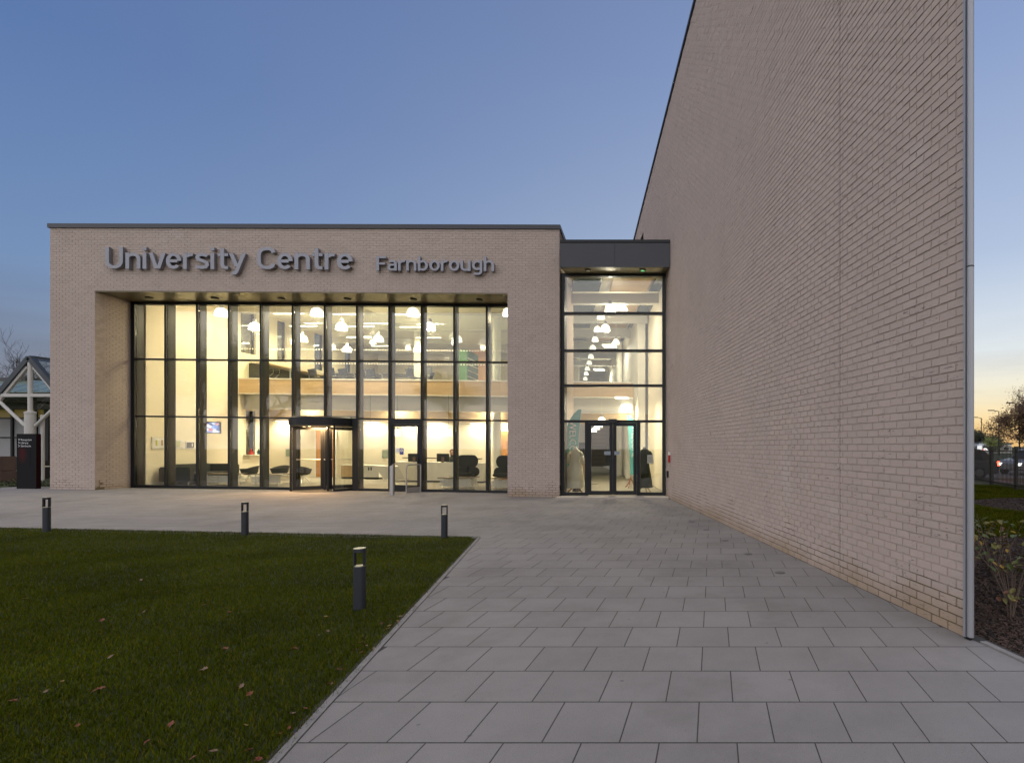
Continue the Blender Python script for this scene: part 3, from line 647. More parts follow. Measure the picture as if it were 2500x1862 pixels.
# ground-floor back wall (door openings are covered by the doors), bulkhead, beams, gallery
b = MB(); b.box(1.5, 14.2, BW, BW+.15, 0, 2.95, PF); hbuild(b, 'back_wall', M_wall)
b = MB(); b.box(1.601, 18.2, BW-.6, BW-.42, 2.52, BV+.62, PF); hbuild(b, 'bulkhead', M_tan)
b = MB(); b.box(1.601, 18.2, BW-.42, BW, 2.52, 2.56, PF); hbuild(b, 'lower_ceiling', M_white)
b = MB(); b.box(1.601, 18.2, MW+.32, MW+.40, BV, FV, PF); b.box(1.601, 18.2, MW+.22, MW+.55, BV-.03, BV, PF); b.box(1.601, 18.2, MW+.22, MW+.55, FV-.04, FV, PF); hbuild(b, 'gallery_beam', M_beamw)
b = MB(); b.box(1.601, 18.2, MW+.56, BW-.6, 3.3, 3.34, PF); hbuild(b, 'gallery_soffit', M_white)
cuts = [1.605+i*1.385 for i in range(13)]
for a, c in zip(cuts[:-1], cuts[1:]):
    b = MB(); b.box(a, c-.004, MW, MW+.03, FV+.01, MV-.05, PF); hbuild(b, 'fascia_panel', M_oak)
b = MB(); b.box(1.605, 18.2, MW-.02, MW+.25, MV-.05, MV, PF); b.box(1.605, 18.2, MW-.02, MW+.2, FV-.03, FV+.008, PF); hbuild(b, 'gallery_edge_trim', M_white)
b = MB(); b.box(1.605, 13.4, MW+.25, 18, MV-.2, MV-.01, PF); hbuild(b, 'gallery_floor', M_carpet)
cuts = [1.63+i*1.065 for i in range(16)]
for a, c in zip(cuts[:-1], cuts[1:]):
    b = MB(); b.box(a, c-.012, MW+.05, MW+.062, MV+.0, 7.0 if a < 12.6 else MV+1.62, PF); o = hbuild(b, 'glass_partition', M_iglass)
    b = MB()
    for vv in (MV+.62+.0, MV+1.20):
        for k in range(9):
            x = a+.035+k*(1.053/9); b.box(x, x+.052, MW+.044, MW+.048, vv, vv+.052, PF)
    b.build('glass_marking', M_white, o)
# upper floor shell
b = MB(); b.box(1.5, 18.6, 1.5, TWD+.5, 7.30, 7.36, PF); hbuild(b, 'upper_ceiling', M_white)
b = MB(); b.box(1.6, 14.5, TWD, TWD+.15, MV-.1, 7.3, PF); hbuild(b, 'upper_back_wall', M_wall)
for w0 in (1.62, 3.4): b = MB(); b.box(1.7, 14.3, w0, w0+1.3, 7.24, 7.295, PF); hbuild(b, 'timber_ceiling_panel', M_oak)
for w0 in (MW, 9.0, 12.4, 15.6): b = MB(); b.box(1.601, 18.2, w0, w0+.3, 6.99, 7.29, PF); hbuild(b, 'ceiling_beam', M_beamw)
b = MB(); b.box(13.35, 13.5, 7.6, TWD, MV, 7.2, PF); hbuild(b, 'upper_cross_wall', M_wall)
for u, w_ in ((7.3, 10.2), (12.3, 6.6)):
    b = MB(); q = P(u, MV if u < 9 else 0, w_); b.lathe([(.17, 0), (.17, 3.0 if u < 9 else 7.2)], 20, q); hbuild(b, 'column', M_white, smooth=False)
# wooden doors in the back wall, one on the right
def wood_door(px0, px1, py0, py1, lab):
    u0, v1 = FP(px0, py0, BW-.05); u1, v0 = FP(px1, py1, BW-.05)
    d = thing('inner_door', lab, 'door'); b = MB(); b.box(u0, u1, BW-.07, BW-.02, .02, v1, PF); b.build('door_leaf', M_oakv, d)
    b = MB(); b.box(u0-.09, u0, BW-.06, BW-.005, 0, v1+.08, PF); b.box(u1, u1+.09, BW-.06, BW-.005, 0, v1+.08, PF); b.box(u0, u1, BW-.06, BW-.005, v1, v1+.08, PF); b.build('door_casing', M_white, d)
    b = MB(); b.box(u1-.12, u1-.09, BW-.12, BW-.07, .95, 1.2, PF); b.build('handle', M_chrome, d)
wood_door(772, 817, 1049, 1168, 'tall oak veneer door in the wall behind the revolving door')
wood_door(1215.5, 1250, 1051, 1172, 'oak veneer door in the back wall at the right end of the hall')
# ------------------------------------------------------------------ lamps of the hall (lit in the photograph)
def area(name, loc, sx, sy, e, col=(1, .86, .58), parent=None, rot=None, spread=math.pi):
    l = bpy.data.lights.new(name, 'AREA'); l.shape = 'RECTANGLE'; l.size = sx; l.size_y = sy; l.energy = e; l.color = col; l.spread = spread
    o = bpy.data.objects.new(name, l); COL.objects.link(o); o.location = loc
    if rot is not None: o.rotation_euler = rot
    if parent: o.parent = parent
    return o
LE = 1.0
ords = ['first', 'second', 'third', 'fourth', 'fifth', 'sixth', 'seventh', 'eighth', 'ninth', 'tenth', 'eleventh', 'twelfth', 'thirteenth']
lin = MB(); lin.box(-.62, .62, -.045, .045, 0, .05); lin_b = lin.mesh('lamp_housing', M_white)
lin = MB(); lin.box(-.61, .61, -.04, .04, -.012, -.001); lin_d = lin.mesh('diffuser', M_lit)
rows_ = [(5.0, 767, (705, 851, 997)), (7.3, 797, (598, 741, 880, 1010)), (9.6, 823, (705, 877, 1046)), (11.9, 844, (650, 790, 935))]
rn = ['front', 'second', 'third', 'rearmost']
for r, (w_, py, xs_) in enumerate(rows_):
    v = FP(900, py, w_)[1]
    for i, x in enumerate(xs_):
        u = FP(x, py, w_)[0]; p = P(u, v, w_)
        t = thing('linear_lamp', 'slim lit linear ceiling lamp upstairs, %s from the left in the %s row' % (ords[i], rn[r]), 'ceiling lamp', p, ROT, 'linear ceiling lamps above the gallery')
        obj('lamp_housing', lin_b, t); obj('diffuser', lin_d, t)
        b = MB(); b.bar((-.5, 0, .05), (-.5, 0, 7.29-v), .006, n=5); b.bar((.5, 0, .05), (.5, 0, 7.29-v), .006, n=5); b.build('cable', M_white, t)
        area('lamp_light', (0, 0, -.02), 1.2, .08, 6.5*LE, parent=t)
# pendant domes
def dome_mesh(on, r=.205):
    b = MB(); prof = [(r, 0), (r*1.0, .05), (r*.97, .11), (r*.86, .19), (r*.66, .25), (r*.40, .285), (r*.24, .30)]
    b.lathe(prof, 28, cap=False); b.lathe([(r*.97-.01, .01), (r*.82, .17), (r*.4, .27)], 28, cap=False)
    return b.mesh('shade', M_dome if on else M_domeoff)
D_on, D_off = dome_mesh(True), dome_mesh(False)
b = MB(); b.lathe([(.065, .295), (.07, .31), (.07, .41), (.04, .44), (.02, .46)], 14); cap_me = b.mesh('lamp_cap', mat('grey_cap', (.3, .3, .31), .4))
def pendant(p, top, on, lab, group, e=0, s=1.0, col=None):
    t = thing('pendant_lamp', lab, 'pendant lamp', p, 0, group)
    a = obj('shade', D_on if on else D_off, t); c = obj('lamp_cap', cap_me, t)
    if s != 1: a.scale = c.scale = (s, s, s)
    b = MB(); b.bar((0, 0, .44*s), (0, 0, top-p[2]), .006, n=5); b.build('cable', M_white, t)
    if e:
        l = bpy.data.lights.new('lamp_light', 'POINT'); l.energy = e; l.color = col or (1, .84, .56); l.shadow_soft_size = .12
        q = bpy.data.objects.new('lamp_light', l); COL.objects.link(q); q.parent = t; q.location = (0, 0, -.13)
    return t
gi = 'white dome pendant lamps in the tall hall'
for r, (w_, py, xs_, on) in enumerate([(3.0, 771, (540.6, 774, 1008.6, 1242), True), (4.85, 805, (622, 833.7, 1049.5), True), (7.8, 834, (739, 924.6, 1116.5), False), (9.9, 859, (847, 1020), False)]):
    for i, x in enumerate(xs_):
        u, v = FP(x, py, w_); p = P(u, v, w_)
        pendant(p, p.z+(7.29-v), on, '%s white dome pendant, %s from the left in the %s row of the hall' % ('brightly lit' if on else 'dim', ords[i], rn[r]), gi, e=(1.7 if r == 0 else 4.0)*LE if on else 0)
# small cylinder pendants over the reception desk
for i, (x, lab) in enumerate(((904, 'lit glass cylinder pendant just right of the revolving door'), (970, 'lit glass cylinder pendant seen through the single door'), (1095, 'lit glass cylinder pendant right of the single door'))):
    w_ = 5.2; u, v = FP(x, 1063, w_); p = P(u, v, w_); t = thing('cylinder_pendant', lab, 'pendant lamp', p, 0, 'small pendants over the reception desk')
    b = MB(); b.lathe([(.115, 0), (.11, .12), (.085, .25)], 18); b.build('shade', mat('lit_opal_glass', (.9, .9, .85), .4, emit=(1, .95, .78), estr=.34) if i == 0 else MATS['lit_opal_glass'], t)
    b = MB(); b.lathe([(.088, .25), (.088, .29), (.02, .31)], 14); b.build('lamp_cap', M_frame, t)
    b = MB(); b.bar((0, 0, .3), (0, 0, 3.55-v), .005, n=5); b.build('cable', M_black, t)
# recessed downlights washing the back wall
for i, x in enumerate((690, 795, 905, 1000, 1062, 1165, 1232)):
    u, _ = FP(x, 1030, BW-.3); p = P(u, 2.515, BW-.25)
    t = thing('recessed_lamp', 'recessed lit strip at the top of the back wall, %s from the left' % ords[i], 'ceiling lamp', p, ROT, 'recessed lamps along the back wall')
    b = MB(); b.box(-.3, .3, -.05, .05, -.012, 0); b.build('diffuser', M_lit, t); area('lamp_light', (0, 0, -.02), .6, .12, 1.7*LE, parent=t, col=(1, .90, .70))
for i, x in enumerate((500, 740, 960, 1190)):      # under the gallery, in front
    u, _ = FP(x, 1000, 6.5); p = P(u, 3.28, 6.6)
    t = thing('soffit_lamp', 'round lamp under the gallery, %s from the left' % ords[i], 'ceiling lamp', p, ROT, 'lamps under the gallery')
    b = MB(); b.lathe([(.09, -.02), (.09, 0)], 16); b.build('diffuser', M_lit, t); area('lamp_light', (0, 0, -.03), .3, .3, 2.6*LE, parent=t)
# warm lamp inside the revolving door
M_warm = mat('lit_warm_spot', (.9, .8, .6), .5, emit=(1, .62, .28), estr=.9)
for k in range(3):
    t = math.radians(200+60*k); p = RC+Vector((.62*math.cos(t), .62*math.sin(t), 2.095)); b = MB(); b.lathe([(.035, 0), (.035, .004)], 12, p); b.build('spot', M_warm, rd)
area('door_light', RC+Vector((0, -.3, 2.07)), .5, .5, 8*LE, (1, .60, .26), parent=rd)
area('door_light', P(uc, 2.05, GW-1.25), .25, .25, 1.2*LE, (1, .60, .26), parent=rd)  # bare light without a fixture, outside and in front of the drum
# ------------------------------------------------------------------ furniture of the hall
def tub_chair():
    t = thing('tub_chair', '', 'chair')
    b = MB(); n = 20; prof = []
    ring_ = []
    for lvl, (rx, ry, z, back) in enumerate([(.16, .15, .36, 0), (.29, .26, .40, 0), (.335, .31, .50, 0), (.36, .335, .60, .12), (.375, .35, .63, .17), (.345, .32, .63, .16), (.31, .28, .52, .04), (.24, .22, .46, 0), (.02, .02, .45, 0)]):
        for i in range(n):
            a = 2*math.pi*i/n; up = max(0, math.sin(a))*back
            b.v.append((rx*math.cos(a)*1.05, ry*math.sin(a), z+up*.75)); 
    for l in range(8):
        for i in range(n): b.f.append((l*n+i, l*n+(i+1) % n, (l+1)*n+(i+1) % n, (l+1)*n+i)); b.m.append(0); b.t.append(0)
    b.f.append(tuple(range(n))[::-1]); b.m.append(0); b.t.append(0)
    b.build('shell', M_dark, t, smooth=True)
    for k in range(4):
        a = math.pi/4+k*math.pi/2; b = MB(); b.bar((0, 0, .36), (.33*math.cos(a), .33*math.sin(a), .01), .016, .011); b.build('leg', M_chrome, t)
    for ch in t.children: ch.scale = (.82, .82, .86)
    return t
tub = tub_chair()
spots = [((905/1, 0),)]
def place(o, px, py, w_, rz, lab, group=None):
    u, _ = FP(px, py, w_); o.location = P(u, .012, w_); o.rotation_euler = (0, 0, rz); o['label'] = lab
    if group: o['group'] = group
gch = 'black tub chairs on chrome legs'
place(tub, 609, 1170, 3.6, math.radians(-70), 'black tub chair between the dark sofa and the low slatted table', gch)
c2 = dup(tub, (0, 0, 0)); place(c2, 683, 1170, 4.3, math.radians(0), 'black tub chair facing the glass, just left of the revolving door', gch)
c3 = dup(tub, (0, 0, 0)); place(c3, 738, 1170, 3.9, math.radians(75), 'black tub chair seen through the revolving door', gch)
def slat_table(L=1.05):
    t = thing('slatted_table', '', 'table')
    b = MB(); b.box(-L/2-.08, L/2+.08, -.30, .30, .385, .41); b.build('table_top', mat('dark_walnut', (.10, .06, .035), .4, noise=(2, .2), stretch=(1, 8, 1)) if 'dark_walnut' not in MATS else MATS['dark_walnut'], t)
    for sx in (-1, 1):
        for sy in (-1, 1):
            b = MB(); b.bar((sx*(L/2-.12), sy*.22, 0), (sx*(L/2-.12), sy*.22, .385), .014); b.build('leg', M_chrome, t)
    for sy in (-1, 1):
        for k in range(5):
            b = MB(); z = .10+k*.05; b.box(-L/2, L/2, sy*.25-.006, sy*.25+.006, z, z+.032); b.build('slat', M_white, t)
    for sx in (-1, 1):
        for k in range(5):
            b = MB(); z = .10+k*.05; b.box(sx*L/2-.006, sx*L/2+.006, -.25, .25, z, z+.032); b.build('slat', M_white, t)
    return t
gt = 'low tables with slatted white sides'
st = slat_table(); place(st, 418, 1180, 2.55, ROT, 'low slatted table in front of the dark sofa, nearest the left wall', gt)
for px, w_, rz, lab in ((547, 2.6, ROT, 'low slatted table in front of the right end of the dark sofa'), (664, 2.75, ROT, 'low slatted table beside the left edge of the revolving door'), (1120, 2.5, ROT, 'low slatted table in front of the left winged chair'), (1245, 2.5, ROT, 'low slatted table in front of the right winged chair by the brick pier')):
    place(dup(st, (0, 0, 0)), px, 1180, w_, rz, lab, gt)
# L-shaped sofa
sf = thing('corner_sofa', 'long dark grey corner sofa standing along the left inner wall', 'sofa', P(2.32, .012, 3.0), math.radians(97.2))
for nm, bx in (('seat', (-.75, 1.0, -.35, .40, .12, .42)), ('backrest', (-.75, 1.0, .405, .63, .12, .72)), ('armrest', (-1.0, -.755, -.35, .63, .12, .64)), ('backrest', (1.005, 1.24, -.45, .63, .12, .70))):
    b = MB(); b.box(*bx); b.build(nm, M_dark, sf, bevel=.04)
for x in (-.9, .3, 1.1):
    for y in (-.25, .55):
        b = MB(); b.bar((x, y, 0), (x, y, .12), .02); b.build('leg', M_chrome, sf)
# winged lounge chairs
def wing_chair():
    t = thing('winged_chair', '', 'chair')
    def outline(pts):
        out = []
        for cx_, cz, rx, rz_, a0, a1 in pts:
            for k in range(9):
                a = math.radians(a0+(a1-a0)*k/8); out.append((cx_+rx*math.cos(a), cz+rz_*math.sin(a)))
        return out
    up = outline([(.19, .94, .19, .235, -70, 95), (-.19, .94, .19, .235, 85, 250)])
    b = MB(); b.prism(up, .10); me = b.build('backrest', M_dark, t, bevel=.02); me.location = (0, .06, 0)
    lo = outline([(.25, .545, .19, .19, -75, 105), (-.25, .545, .19, .19, 75, 255)])
    b = MB(); b.prism(lo, .12); o = b.build('wing', M_dark, t, bevel=.02); o.location = (0, .0, 0)
    b = MB(); b.box(-.30, .30, -.35, .12, .40, .52); b.build('seat', M_dark, t, bevel=.03)
    for sx in (-1, 1):
        for sy in (-1, 1): b = MB(); b.bar((sx*.2, sy*.15-.1, .40), (sx*.38, sy*.32-.1, 0), .014); b.build('leg', M_chrome, t)
    return t
wc1 = wing_chair(); gw = 'black winged lounge chairs'
place(wc1, 1139, 1180, 3.55, math.radians(8), 'black winged lounge chair left of the last mullions', gw)
place(dup(wc1, (0, 0, 0)), 1232, 1180, 3.5, math.radians(-6), 'black winged lounge chair half hidden by the brick pier', gw)
# reception desk
dk = thing('reception_desk', 'long white reception desk with slanted end', 'desk')
b = MB(); u0, v1 = FP(963, 1127, 5.4); u1, _ = FP(1178, 1127, 5.4)
b.prism([(u0, v1), (u1, v1), (u1, .08), (u0+.62, .08), (u0+.42, .16), (u0+.06, .85)], .75, lambda x, y, z: P(x, z, 5.4+y)); b.build('high_counter', M_white, dk)
ua, va = FP(912, 1137, 5.7); b = MB(); b.prism([(ua, va), (u0+.3, va), (u0+.6, .08), (ua+.42, .08), (ua+.12, va-.10)], .7, lambda x, y, z: P(x, z, 5.7+y)); b.build('low_counter', M_beamw, dk)
b = MB(); b.box(u0+.7, u1, 5.5, 6.1, .0, .078, PF); b.build('plinth', M_black, dk)
cb = thing('low_cabinet', 'pale low cabinet standing along the back wall', 'cabinet')
ua, va = FP(832, 1134, 6.6); ub, _ = FP(925, 1134, 6.6)
for k in range(3):
    b = MB(); a = ua+(ub-ua)*k/3; b.box(a, a+(ub-ua)/3-.008, 6.6, 7.0, .1, va-.03, PF); b.build('cabinet_door', M_oak if k == 0 else M_beamw, cb)
b = MB(); b.box(ua-.01, ub+.01, 6.58, 7.1, va-.028, va, PF); b.build('top', M_white, cb); b = MB(); b.box(ua, ub, 6.65, 7.1, 0, .098, PF); b.build('plinth', M_black, cb)
for px in (900, 906):
    u, v = FP(px, 1144, 6.58); b = MB(); b.box(u-.02, u+.02, 6.575, 6.597, v-.07, v+.07, PF); b.build('handle', M_black, cb)
sh = thing('monitor_shelf', 'long dark brown shelf across the reception desk', 'shelf')
ua, v1 = FP(982, 1116, 5.6); ub, v0 = FP(1172, 1121, 5.6); b = MB(); b.box(ua, ub, 5.6, 5.9, v0, v1, PF); b.build('board', mat('brown_board', (.10, .065, .04), .5), sh)
for u in (ua+.6, ub-.4): b = MB(); b.box(u, u+.04, 5.7, 5.74, v0-.3, v0, PF); b.build('bracket', M_chrome, sh)
for px, lab in ((1012, 'black computer monitor on the reception desk, seen through the single door'), (1082, 'black computer monitor on the reception desk beside the seated person')):
    u, v = FP(px, 1117, 5.5); t = thing('monitor', lab, 'monitor')
    b = MB(); b.box(u-.26, u+.26, 5.47, 5.51, v-.16, v+.17, PF); b.build('screen', M_black, t); b = MB(); b.box(u-.05, u+.05, 5.43, 5.469, v-.24, v+.03, PF); b.build('stand', mat('brown_stand', (.16, .10, .07), .6) if 'brown_stand' not in MATS else MATS['brown_stand'], t)
# seated receptionist behind the desk
def person(loc, rz, label, shirt, hairc):
    t = thing('person', label, 'person', loc, rz)
    J = [(0, 0, .48, .13), (0, .0, .70, .12), (0, 0, .90, .13), (0, 0, 1.0, .06), (0, -.01, 1.07, .045), (.16, 0, .93, .06), (.20, -.05, .70, .042), (.15, -.27, .68, .032), (.12, -.36, .69, .03), (-.16, 0, .93, .06), (-.20, -.05, .70, .042), (-.15, -.27, .68, .032), (-.12, -.36, .69, .03), (.09, -.38, .50, .07), (.10, -.40, .08, .045), (.10, -.5, .03, .035), (-.09, -.38, .50, .07), (-.10, -.40, .08, .045), (-.10, -.5, .03, .035)]
    E_ = [(0, 1), (1, 2), (2, 3), (3, 4), (2, 5), (5, 6), (6, 7), (7, 8), (2, 9), (9, 10), (10, 11), (11, 12), (0, 13), (13, 14), (14, 15), (0, 16), (16, 17), (17, 18)]
    me = bpy.data.meshes.new('body'); me.from_pydata([j[:3] for j in J], E_, []); o = obj('body', me, t); me.materials.append(shirt)
    md = o.modifiers.new('skin', 'SKIN'); 
    for i, j in enumerate(J): me.skin_vertices[0].data[i].radius = (j[3], j[3]*.8)
    me.skin_vertices[0].data[0].use_root = True; s = o.modifiers.new('sub', 'SUBSURF'); s.levels = s.render_levels = 1
    b = MB(); b.ball((0, -.02, 1.19), .095, 14, 10, (.86, 1, 1.22)); b.ball((0, -.115, 1.185), .016, 6, 4); b.build('head', mat('skin', (.52, .32, .23), .5), t, smooth=True)
    b = MB(); b.ball((0, .005, 1.215), .108, 14, 10, (.95, 1, 1.1)); b.ball((0, .06, 1.08), .09, 10, 8, (1, .7, 1.5)); b.build('hair', hairc, t, smooth=True)
    return t
u, v = FP(1101, 1117, 5.95)
person(P(u, .05, 6.1), ROT+math.radians(15), 'seated person with long brown hair behind the reception desk', mat('dark_green_shirt', (.03, .05, .045), .8), mat('brown_hair', (.13, .055, .02), .6))
oc = thing('desk_chair', 'dark office chair behind the reception desk', 'chair', P(u, .012, 6.15), ROT)
b = MB(); b.box(-.23, .23, -.22, .22, .42, .48); b.build('seat', M_black, oc); b = MB(); b.box(-.2, .2, .2, .25, .55, .95); b.build('backrest', M_black, oc); b = MB(); b.bar((0, 0, 0), (0, 0, .42), .03); b.build('post', M_chrome, oc)
# pictures, screen, banner and small things on the left wall (built on the inner side wall plane)
SWX = lambda px, py: None
def SP(x, y, off=0.03):     # photo pixel on the left inner wall (u = 1.60+off) -> (w, v)
    k = (x-CX)/F; o = L0+U*(1.60+off); # (o.x+WD.x w) = k (o.y+WD.y w)
    w_ = (k*o.y-o.x)/(WD.x-k*WD.y); p = o+WD*w_; return w_, EYE+(HY-y)/F*p.y-p.z
def onwall(name, x0, x1, y0, y1, lab, cat, m, rim=None, off=.03):
    (wa, va), (wb, _) = SP(x0, y0, off), SP(x1, y0, off); vb = SP(x0, y1, off)[1]
    t = thing(name, lab, cat); b = MB(); b.box(1.602, 1.60+off-.006, wa, wb, vb, va, PF); b.build('frame', rim or M_beamw, t)
    g = .035; b = MB(); b.box(1.60+off-.005, 1.60+off, wa+g, wb-g, vb+g, va-g, PF); b.build('print', m, t); return t, wa, wb, va, vb
t, wa, wb, va, vb = onwall('framed_print', 371, 405, 1066, 1096, 'wide white framed print with two small shapes on the left inner wall', 'picture', M_paper)
for k, c in ((.25, (.55, .55, .08)), (.65, (.35, .22, .16))):
    b = MB(); x = wa+(wb-wa)*k; b.box(1.631, 1.634, x, x+(wb-wa)*.13, vb+(va-vb)*.28, vb+(va-vb)*.75, PF); b.build('printed_shape', mat('shape_%d' % int(k*100), c, .7), t)
t, wa, wb, va, vb = onwall('wall_notice_frame', 425, 442, 1074, 1094, 'small pale framed notice left of the dark picture', 'picture', mat('olive_paper', (.45, .45, .25), .7))
t, wa, wb, va, vb = onwall('dark_picture', 454, 475.5, 1077, 1095.5, 'small dark square picture with a light mark below the television', 'picture', mat('dark_print', (.05, .035, .02), .6), M_paper)
b = MB(); b.box(1.631, 1.634, wa+(wb-wa)*.66, wa+(wb-wa)*.76, vb+(va-vb)*.3, vb+(va-vb)*.75, PF); b.build('light_mark', M_paper, t)
for y0, y1, lab in ((1075, 1081, 'small white light switch, upper of two between the pictures'), (1090, 1096, 'small white socket, lower of two between the pictures')):
    (wa, va), (wb, vb) = SP(444, y0), SP(451, y1); sw_ = thing('wall_switch', lab, 'switch'); b = MB(); b.box(1.602, 1.615, wa, wb, vb, va, PF); b.build('plate', M_white, sw_); b = MB(); b.box(1.615, 1.62, wa+(wb-wa)*.4, wa+(wb-wa)*.6, vb+.01, va-.01, PF); b.build('rocker', M_paper, sw_)
# television on a bracket, turned to the room
tv = thing('television', 'wall mounted television showing a bright picture above the dark sofa', 'television')
wt, vt = SP(508, 1044, .32); ct = P(1.92, vt, 3.9)
cA, cB = P(*FP(476, 1042, 3.85), 3.85), P(*FP(538.5, 1044, 4.15), 4.15)
ax = (cB-cA).normalized(); nrm = Vector((ax.y, -ax.x, 0)).normalized(); ww = (cB-cA).length; hh = ww*.575
def tvp(x, y, z): return cA+ax*x+nrm*y+Vector((0, 0, z))
b = MB(); b.box(0, ww, -.06, 0, -hh/2, hh/2, tvp); b.build('casing', M_black, tv)
M_scr = bpy.data.materials.new('screen_picture'); M_scr.use_nodes = True; n_ = M_scr.node_tree; pp_ = n_.nodes['Principled BSDF']
tcn = n_.nodes.new('ShaderNodeTexCoord'); vo = n_.nodes.new('ShaderNodeTexVoronoi'); vo.inputs['Scale'].default_value = 9; cr = n_.nodes.new('ShaderNodeValToRGB')
for k_, (ps, c_) in enumerate(((0, (.02, .04, .15, 1)), (.35, (.25, .38, .75, 1)), (.6, (.8, .85, .95, 1)), (.78, (.55, .08, .06, 1)), (.85, (.9, .92, 1, 1)))):
    e_ = cr.color_ramp.elements[k_] if k_ < 2 else cr.color_ramp.elements.new(ps); e_.position = ps; e_.color = c_
sepc = n_.nodes.new('ShaderNodeSeparateColor'); n_.links.new(tcn.outputs['Object'], vo.inputs['Vector']); n_.links.new(vo.outputs['Color'], sepc.inputs[0]); n_.links.new(sepc.outputs[0], cr.inputs[0])
n_.links.new(cr.outputs[0], pp_.inputs['Emission Color']); pp_.inputs['Emission Strength'].default_value = .085; pp_.inputs['Base Color'].default_value = (.02, .02, .02, 1)
b = MB(); b.box(.03, ww-.03, .001, .004, -hh/2+.03, hh/2-.03, tvp); b.build('screen', M_scr, tv)
b = MB(); b.bar(tvp(ww/2, -.06, 0), P(1.61, vt, 4.1), .03); b.build('bracket', M_black, tv)
# roll-up banner leaning in the corner: DISCOVER
bn = thing('pull_up_banner', 'tall white pull-up banner reading DISCOVER in the left corner of the hall', 'banner')
bu0, bv1 = FP(354.5, 1046, 2.35); bu1, bv0 = FP(371, 1183, 2.35)
b = MB(); b.box(bu0, bu1, 2.35, 2.36, .05, bv1, PF); b.build('print', M_paper, bn); b = MB(); b.box(bu0-.02, bu1+.02, 2.3, 2.42, 0.012, .05, PF); b.build('base', M_chrome, bn)
for k in range(6):
    vv = bv1-.40-k*.20; b = MB(); b.box(bu0+.01, bu0+(bu1-bu0)*.42, 2.345, 2.348, vv, vv+.14, PF); b.build('photo', mat('grey_photo', (.12, .12, .11), .6, noise=(14, .9)) if 'grey_photo' not in MATS else MATS['grey_photo'], bn)
flat_text('DISCOVER', .135, lambda x, y, z: P(bu0+(bu1-bu0)*.62+y*1.0, bv1-.38-x*1.35, 2.344), M_ink, 'lettering', bn)
# items on the sill
for k, (px, m_, lab) in enumerate(((612, mat('red_card', (.5, .03, .02), .6), 'small red box on the window sill inside'), (619, M_white, 'small white figure on the window sill inside'), (626, mat('dark_green_card', (.02, .08, .06), .6), 'small dark green box on the window sill inside'))):
    w_ = 6.25+k*.22; t = thing('sill_ornament', lab, 'ornament', P(1.75, 1.021, w_), ROT)
    b = MB(); b.box(-.06, .06, -.06, .06, 0, .09+.03*(k != 1)); b.build('box', m_, t, bevel=.01); b = MB(); b.lathe([(.03, .0), (.045, .03), (.02, .07), (.035, .10), (.0, .13)], 10, (0, 0, .09+.03*(k != 1))); b.build('top', m_, t)
# notices on the back wall
for x0, x1, y0, y1, lab, mm in ((933, 947, 1098, 1119, 'grey green framed notice on the back wall left of the single door', M_oak), (697, 709, 1095, 1115, 'small grey display on the wall behind the revolving door', M_cap)):
    (u0, v1), (u1, v0) = FP(x0, y0, BW-.03), FP(x1, y1, BW-.03); t = thing('wall_display', lab, 'notice board'); b = MB(); b.box(u0, u1, BW-.04, BW-.022, v0, v1, PF); b.build('frame', M_chrome, t); b = MB(); b.box(u0+.03, u1-.03, BW-.045, BW-.041, v0+.03, v1-.03, PF); b.build('panel', mat('grey_green_card', (.25, .3, .22), .7) if 'grey_green_card' not in MATS else MATS['grey_green_card'], t)
rdt = thing('radiator', 'low white column radiator beyond the winged chairs', 'radiator'); ur, vr = FP(1187, 1142, 5.6)
for k in range(6): b = MB(); b.box(ur+k*.03, ur+k*.03+.018, 5.6, 5.72, .12, vr, PF); b.build('fin', M_white, rdt)
# gallery furniture
def mesh_chair():
    t = thing('meeting_chair', '', 'chair'); b = MB()
    b.box(-.22, .22, -.22, .22, .43, .47); b.build('seat', M_blue, t)
    b = MB(); b.hexa([(-.21, .20, .50), (.21, .20, .50), (.21, .23, .50), (-.21, .23, .50), (-.24, .30, .86), (.22, .30, .82), (.22, .33, .82), (-.24, .33, .86)]); b.build('backrest', M_blue, t)
    for sx in (-1, 1): b = MB(); b.path([(sx*.22, -.2, .01), (sx*.22, .22, .01), (sx*.22, -.18, .44), (sx*.24, -.18, .64), (sx*.24, .24, .66)], .011, 6); b.build('frame', M_chrome, t)
    return t
mc = mesh_chair(); gm = 'dark meeting chairs upstairs behind the glass'
cl = [(774.8, 9.2, 170, 'dark meeting chair upstairs, leftmost of the row behind the glass'), (820, 9.0, 165, 'dark meeting chair upstairs, second from the left of the row'), (848, 9.0, 172, 'dark meeting chair upstairs, third from the left of the row'), (891, 9.4, 170, 'dark meeting chair upstairs, fourth from the left of the row'), (915, 9.0, 170, 'dark meeting chair upstairs, fifth from the left of the row'), (1012, 8.8, 160, 'dark meeting chair upstairs in front of the dark screen'), (664, 7.6, 100, 'dark meeting chair upstairs beside the long side counter'), (786, 10.6, 10, 'dark meeting chair on the far side of the upstairs table'), (1040, 9.6, -80, 'dark meeting chair at the right end of the upstairs table')]
for i, (px, w_, deg, lab) in enumerate(cl):
    c = mc if i == 0 else dup(mc, (0, 0, 0)); u, _ = FP(px, 900, w_); c.location = P(u, MV, w_); c.rotation_euler = (0, 0, math.radians(deg)); c['label'] = lab; c['group'] = gm
mt = thing('meeting_table', 'long dark meeting table upstairs with chairs around it', 'table')
ua, _ = FP(930, 900, 10); ub, _ = FP(1010, 900, 10); b = MB(); b.box(ua-2.6, ub, 9.6, 10.8, MV+.70, MV+.74, PF); b.build('table_top', M_black, mt)
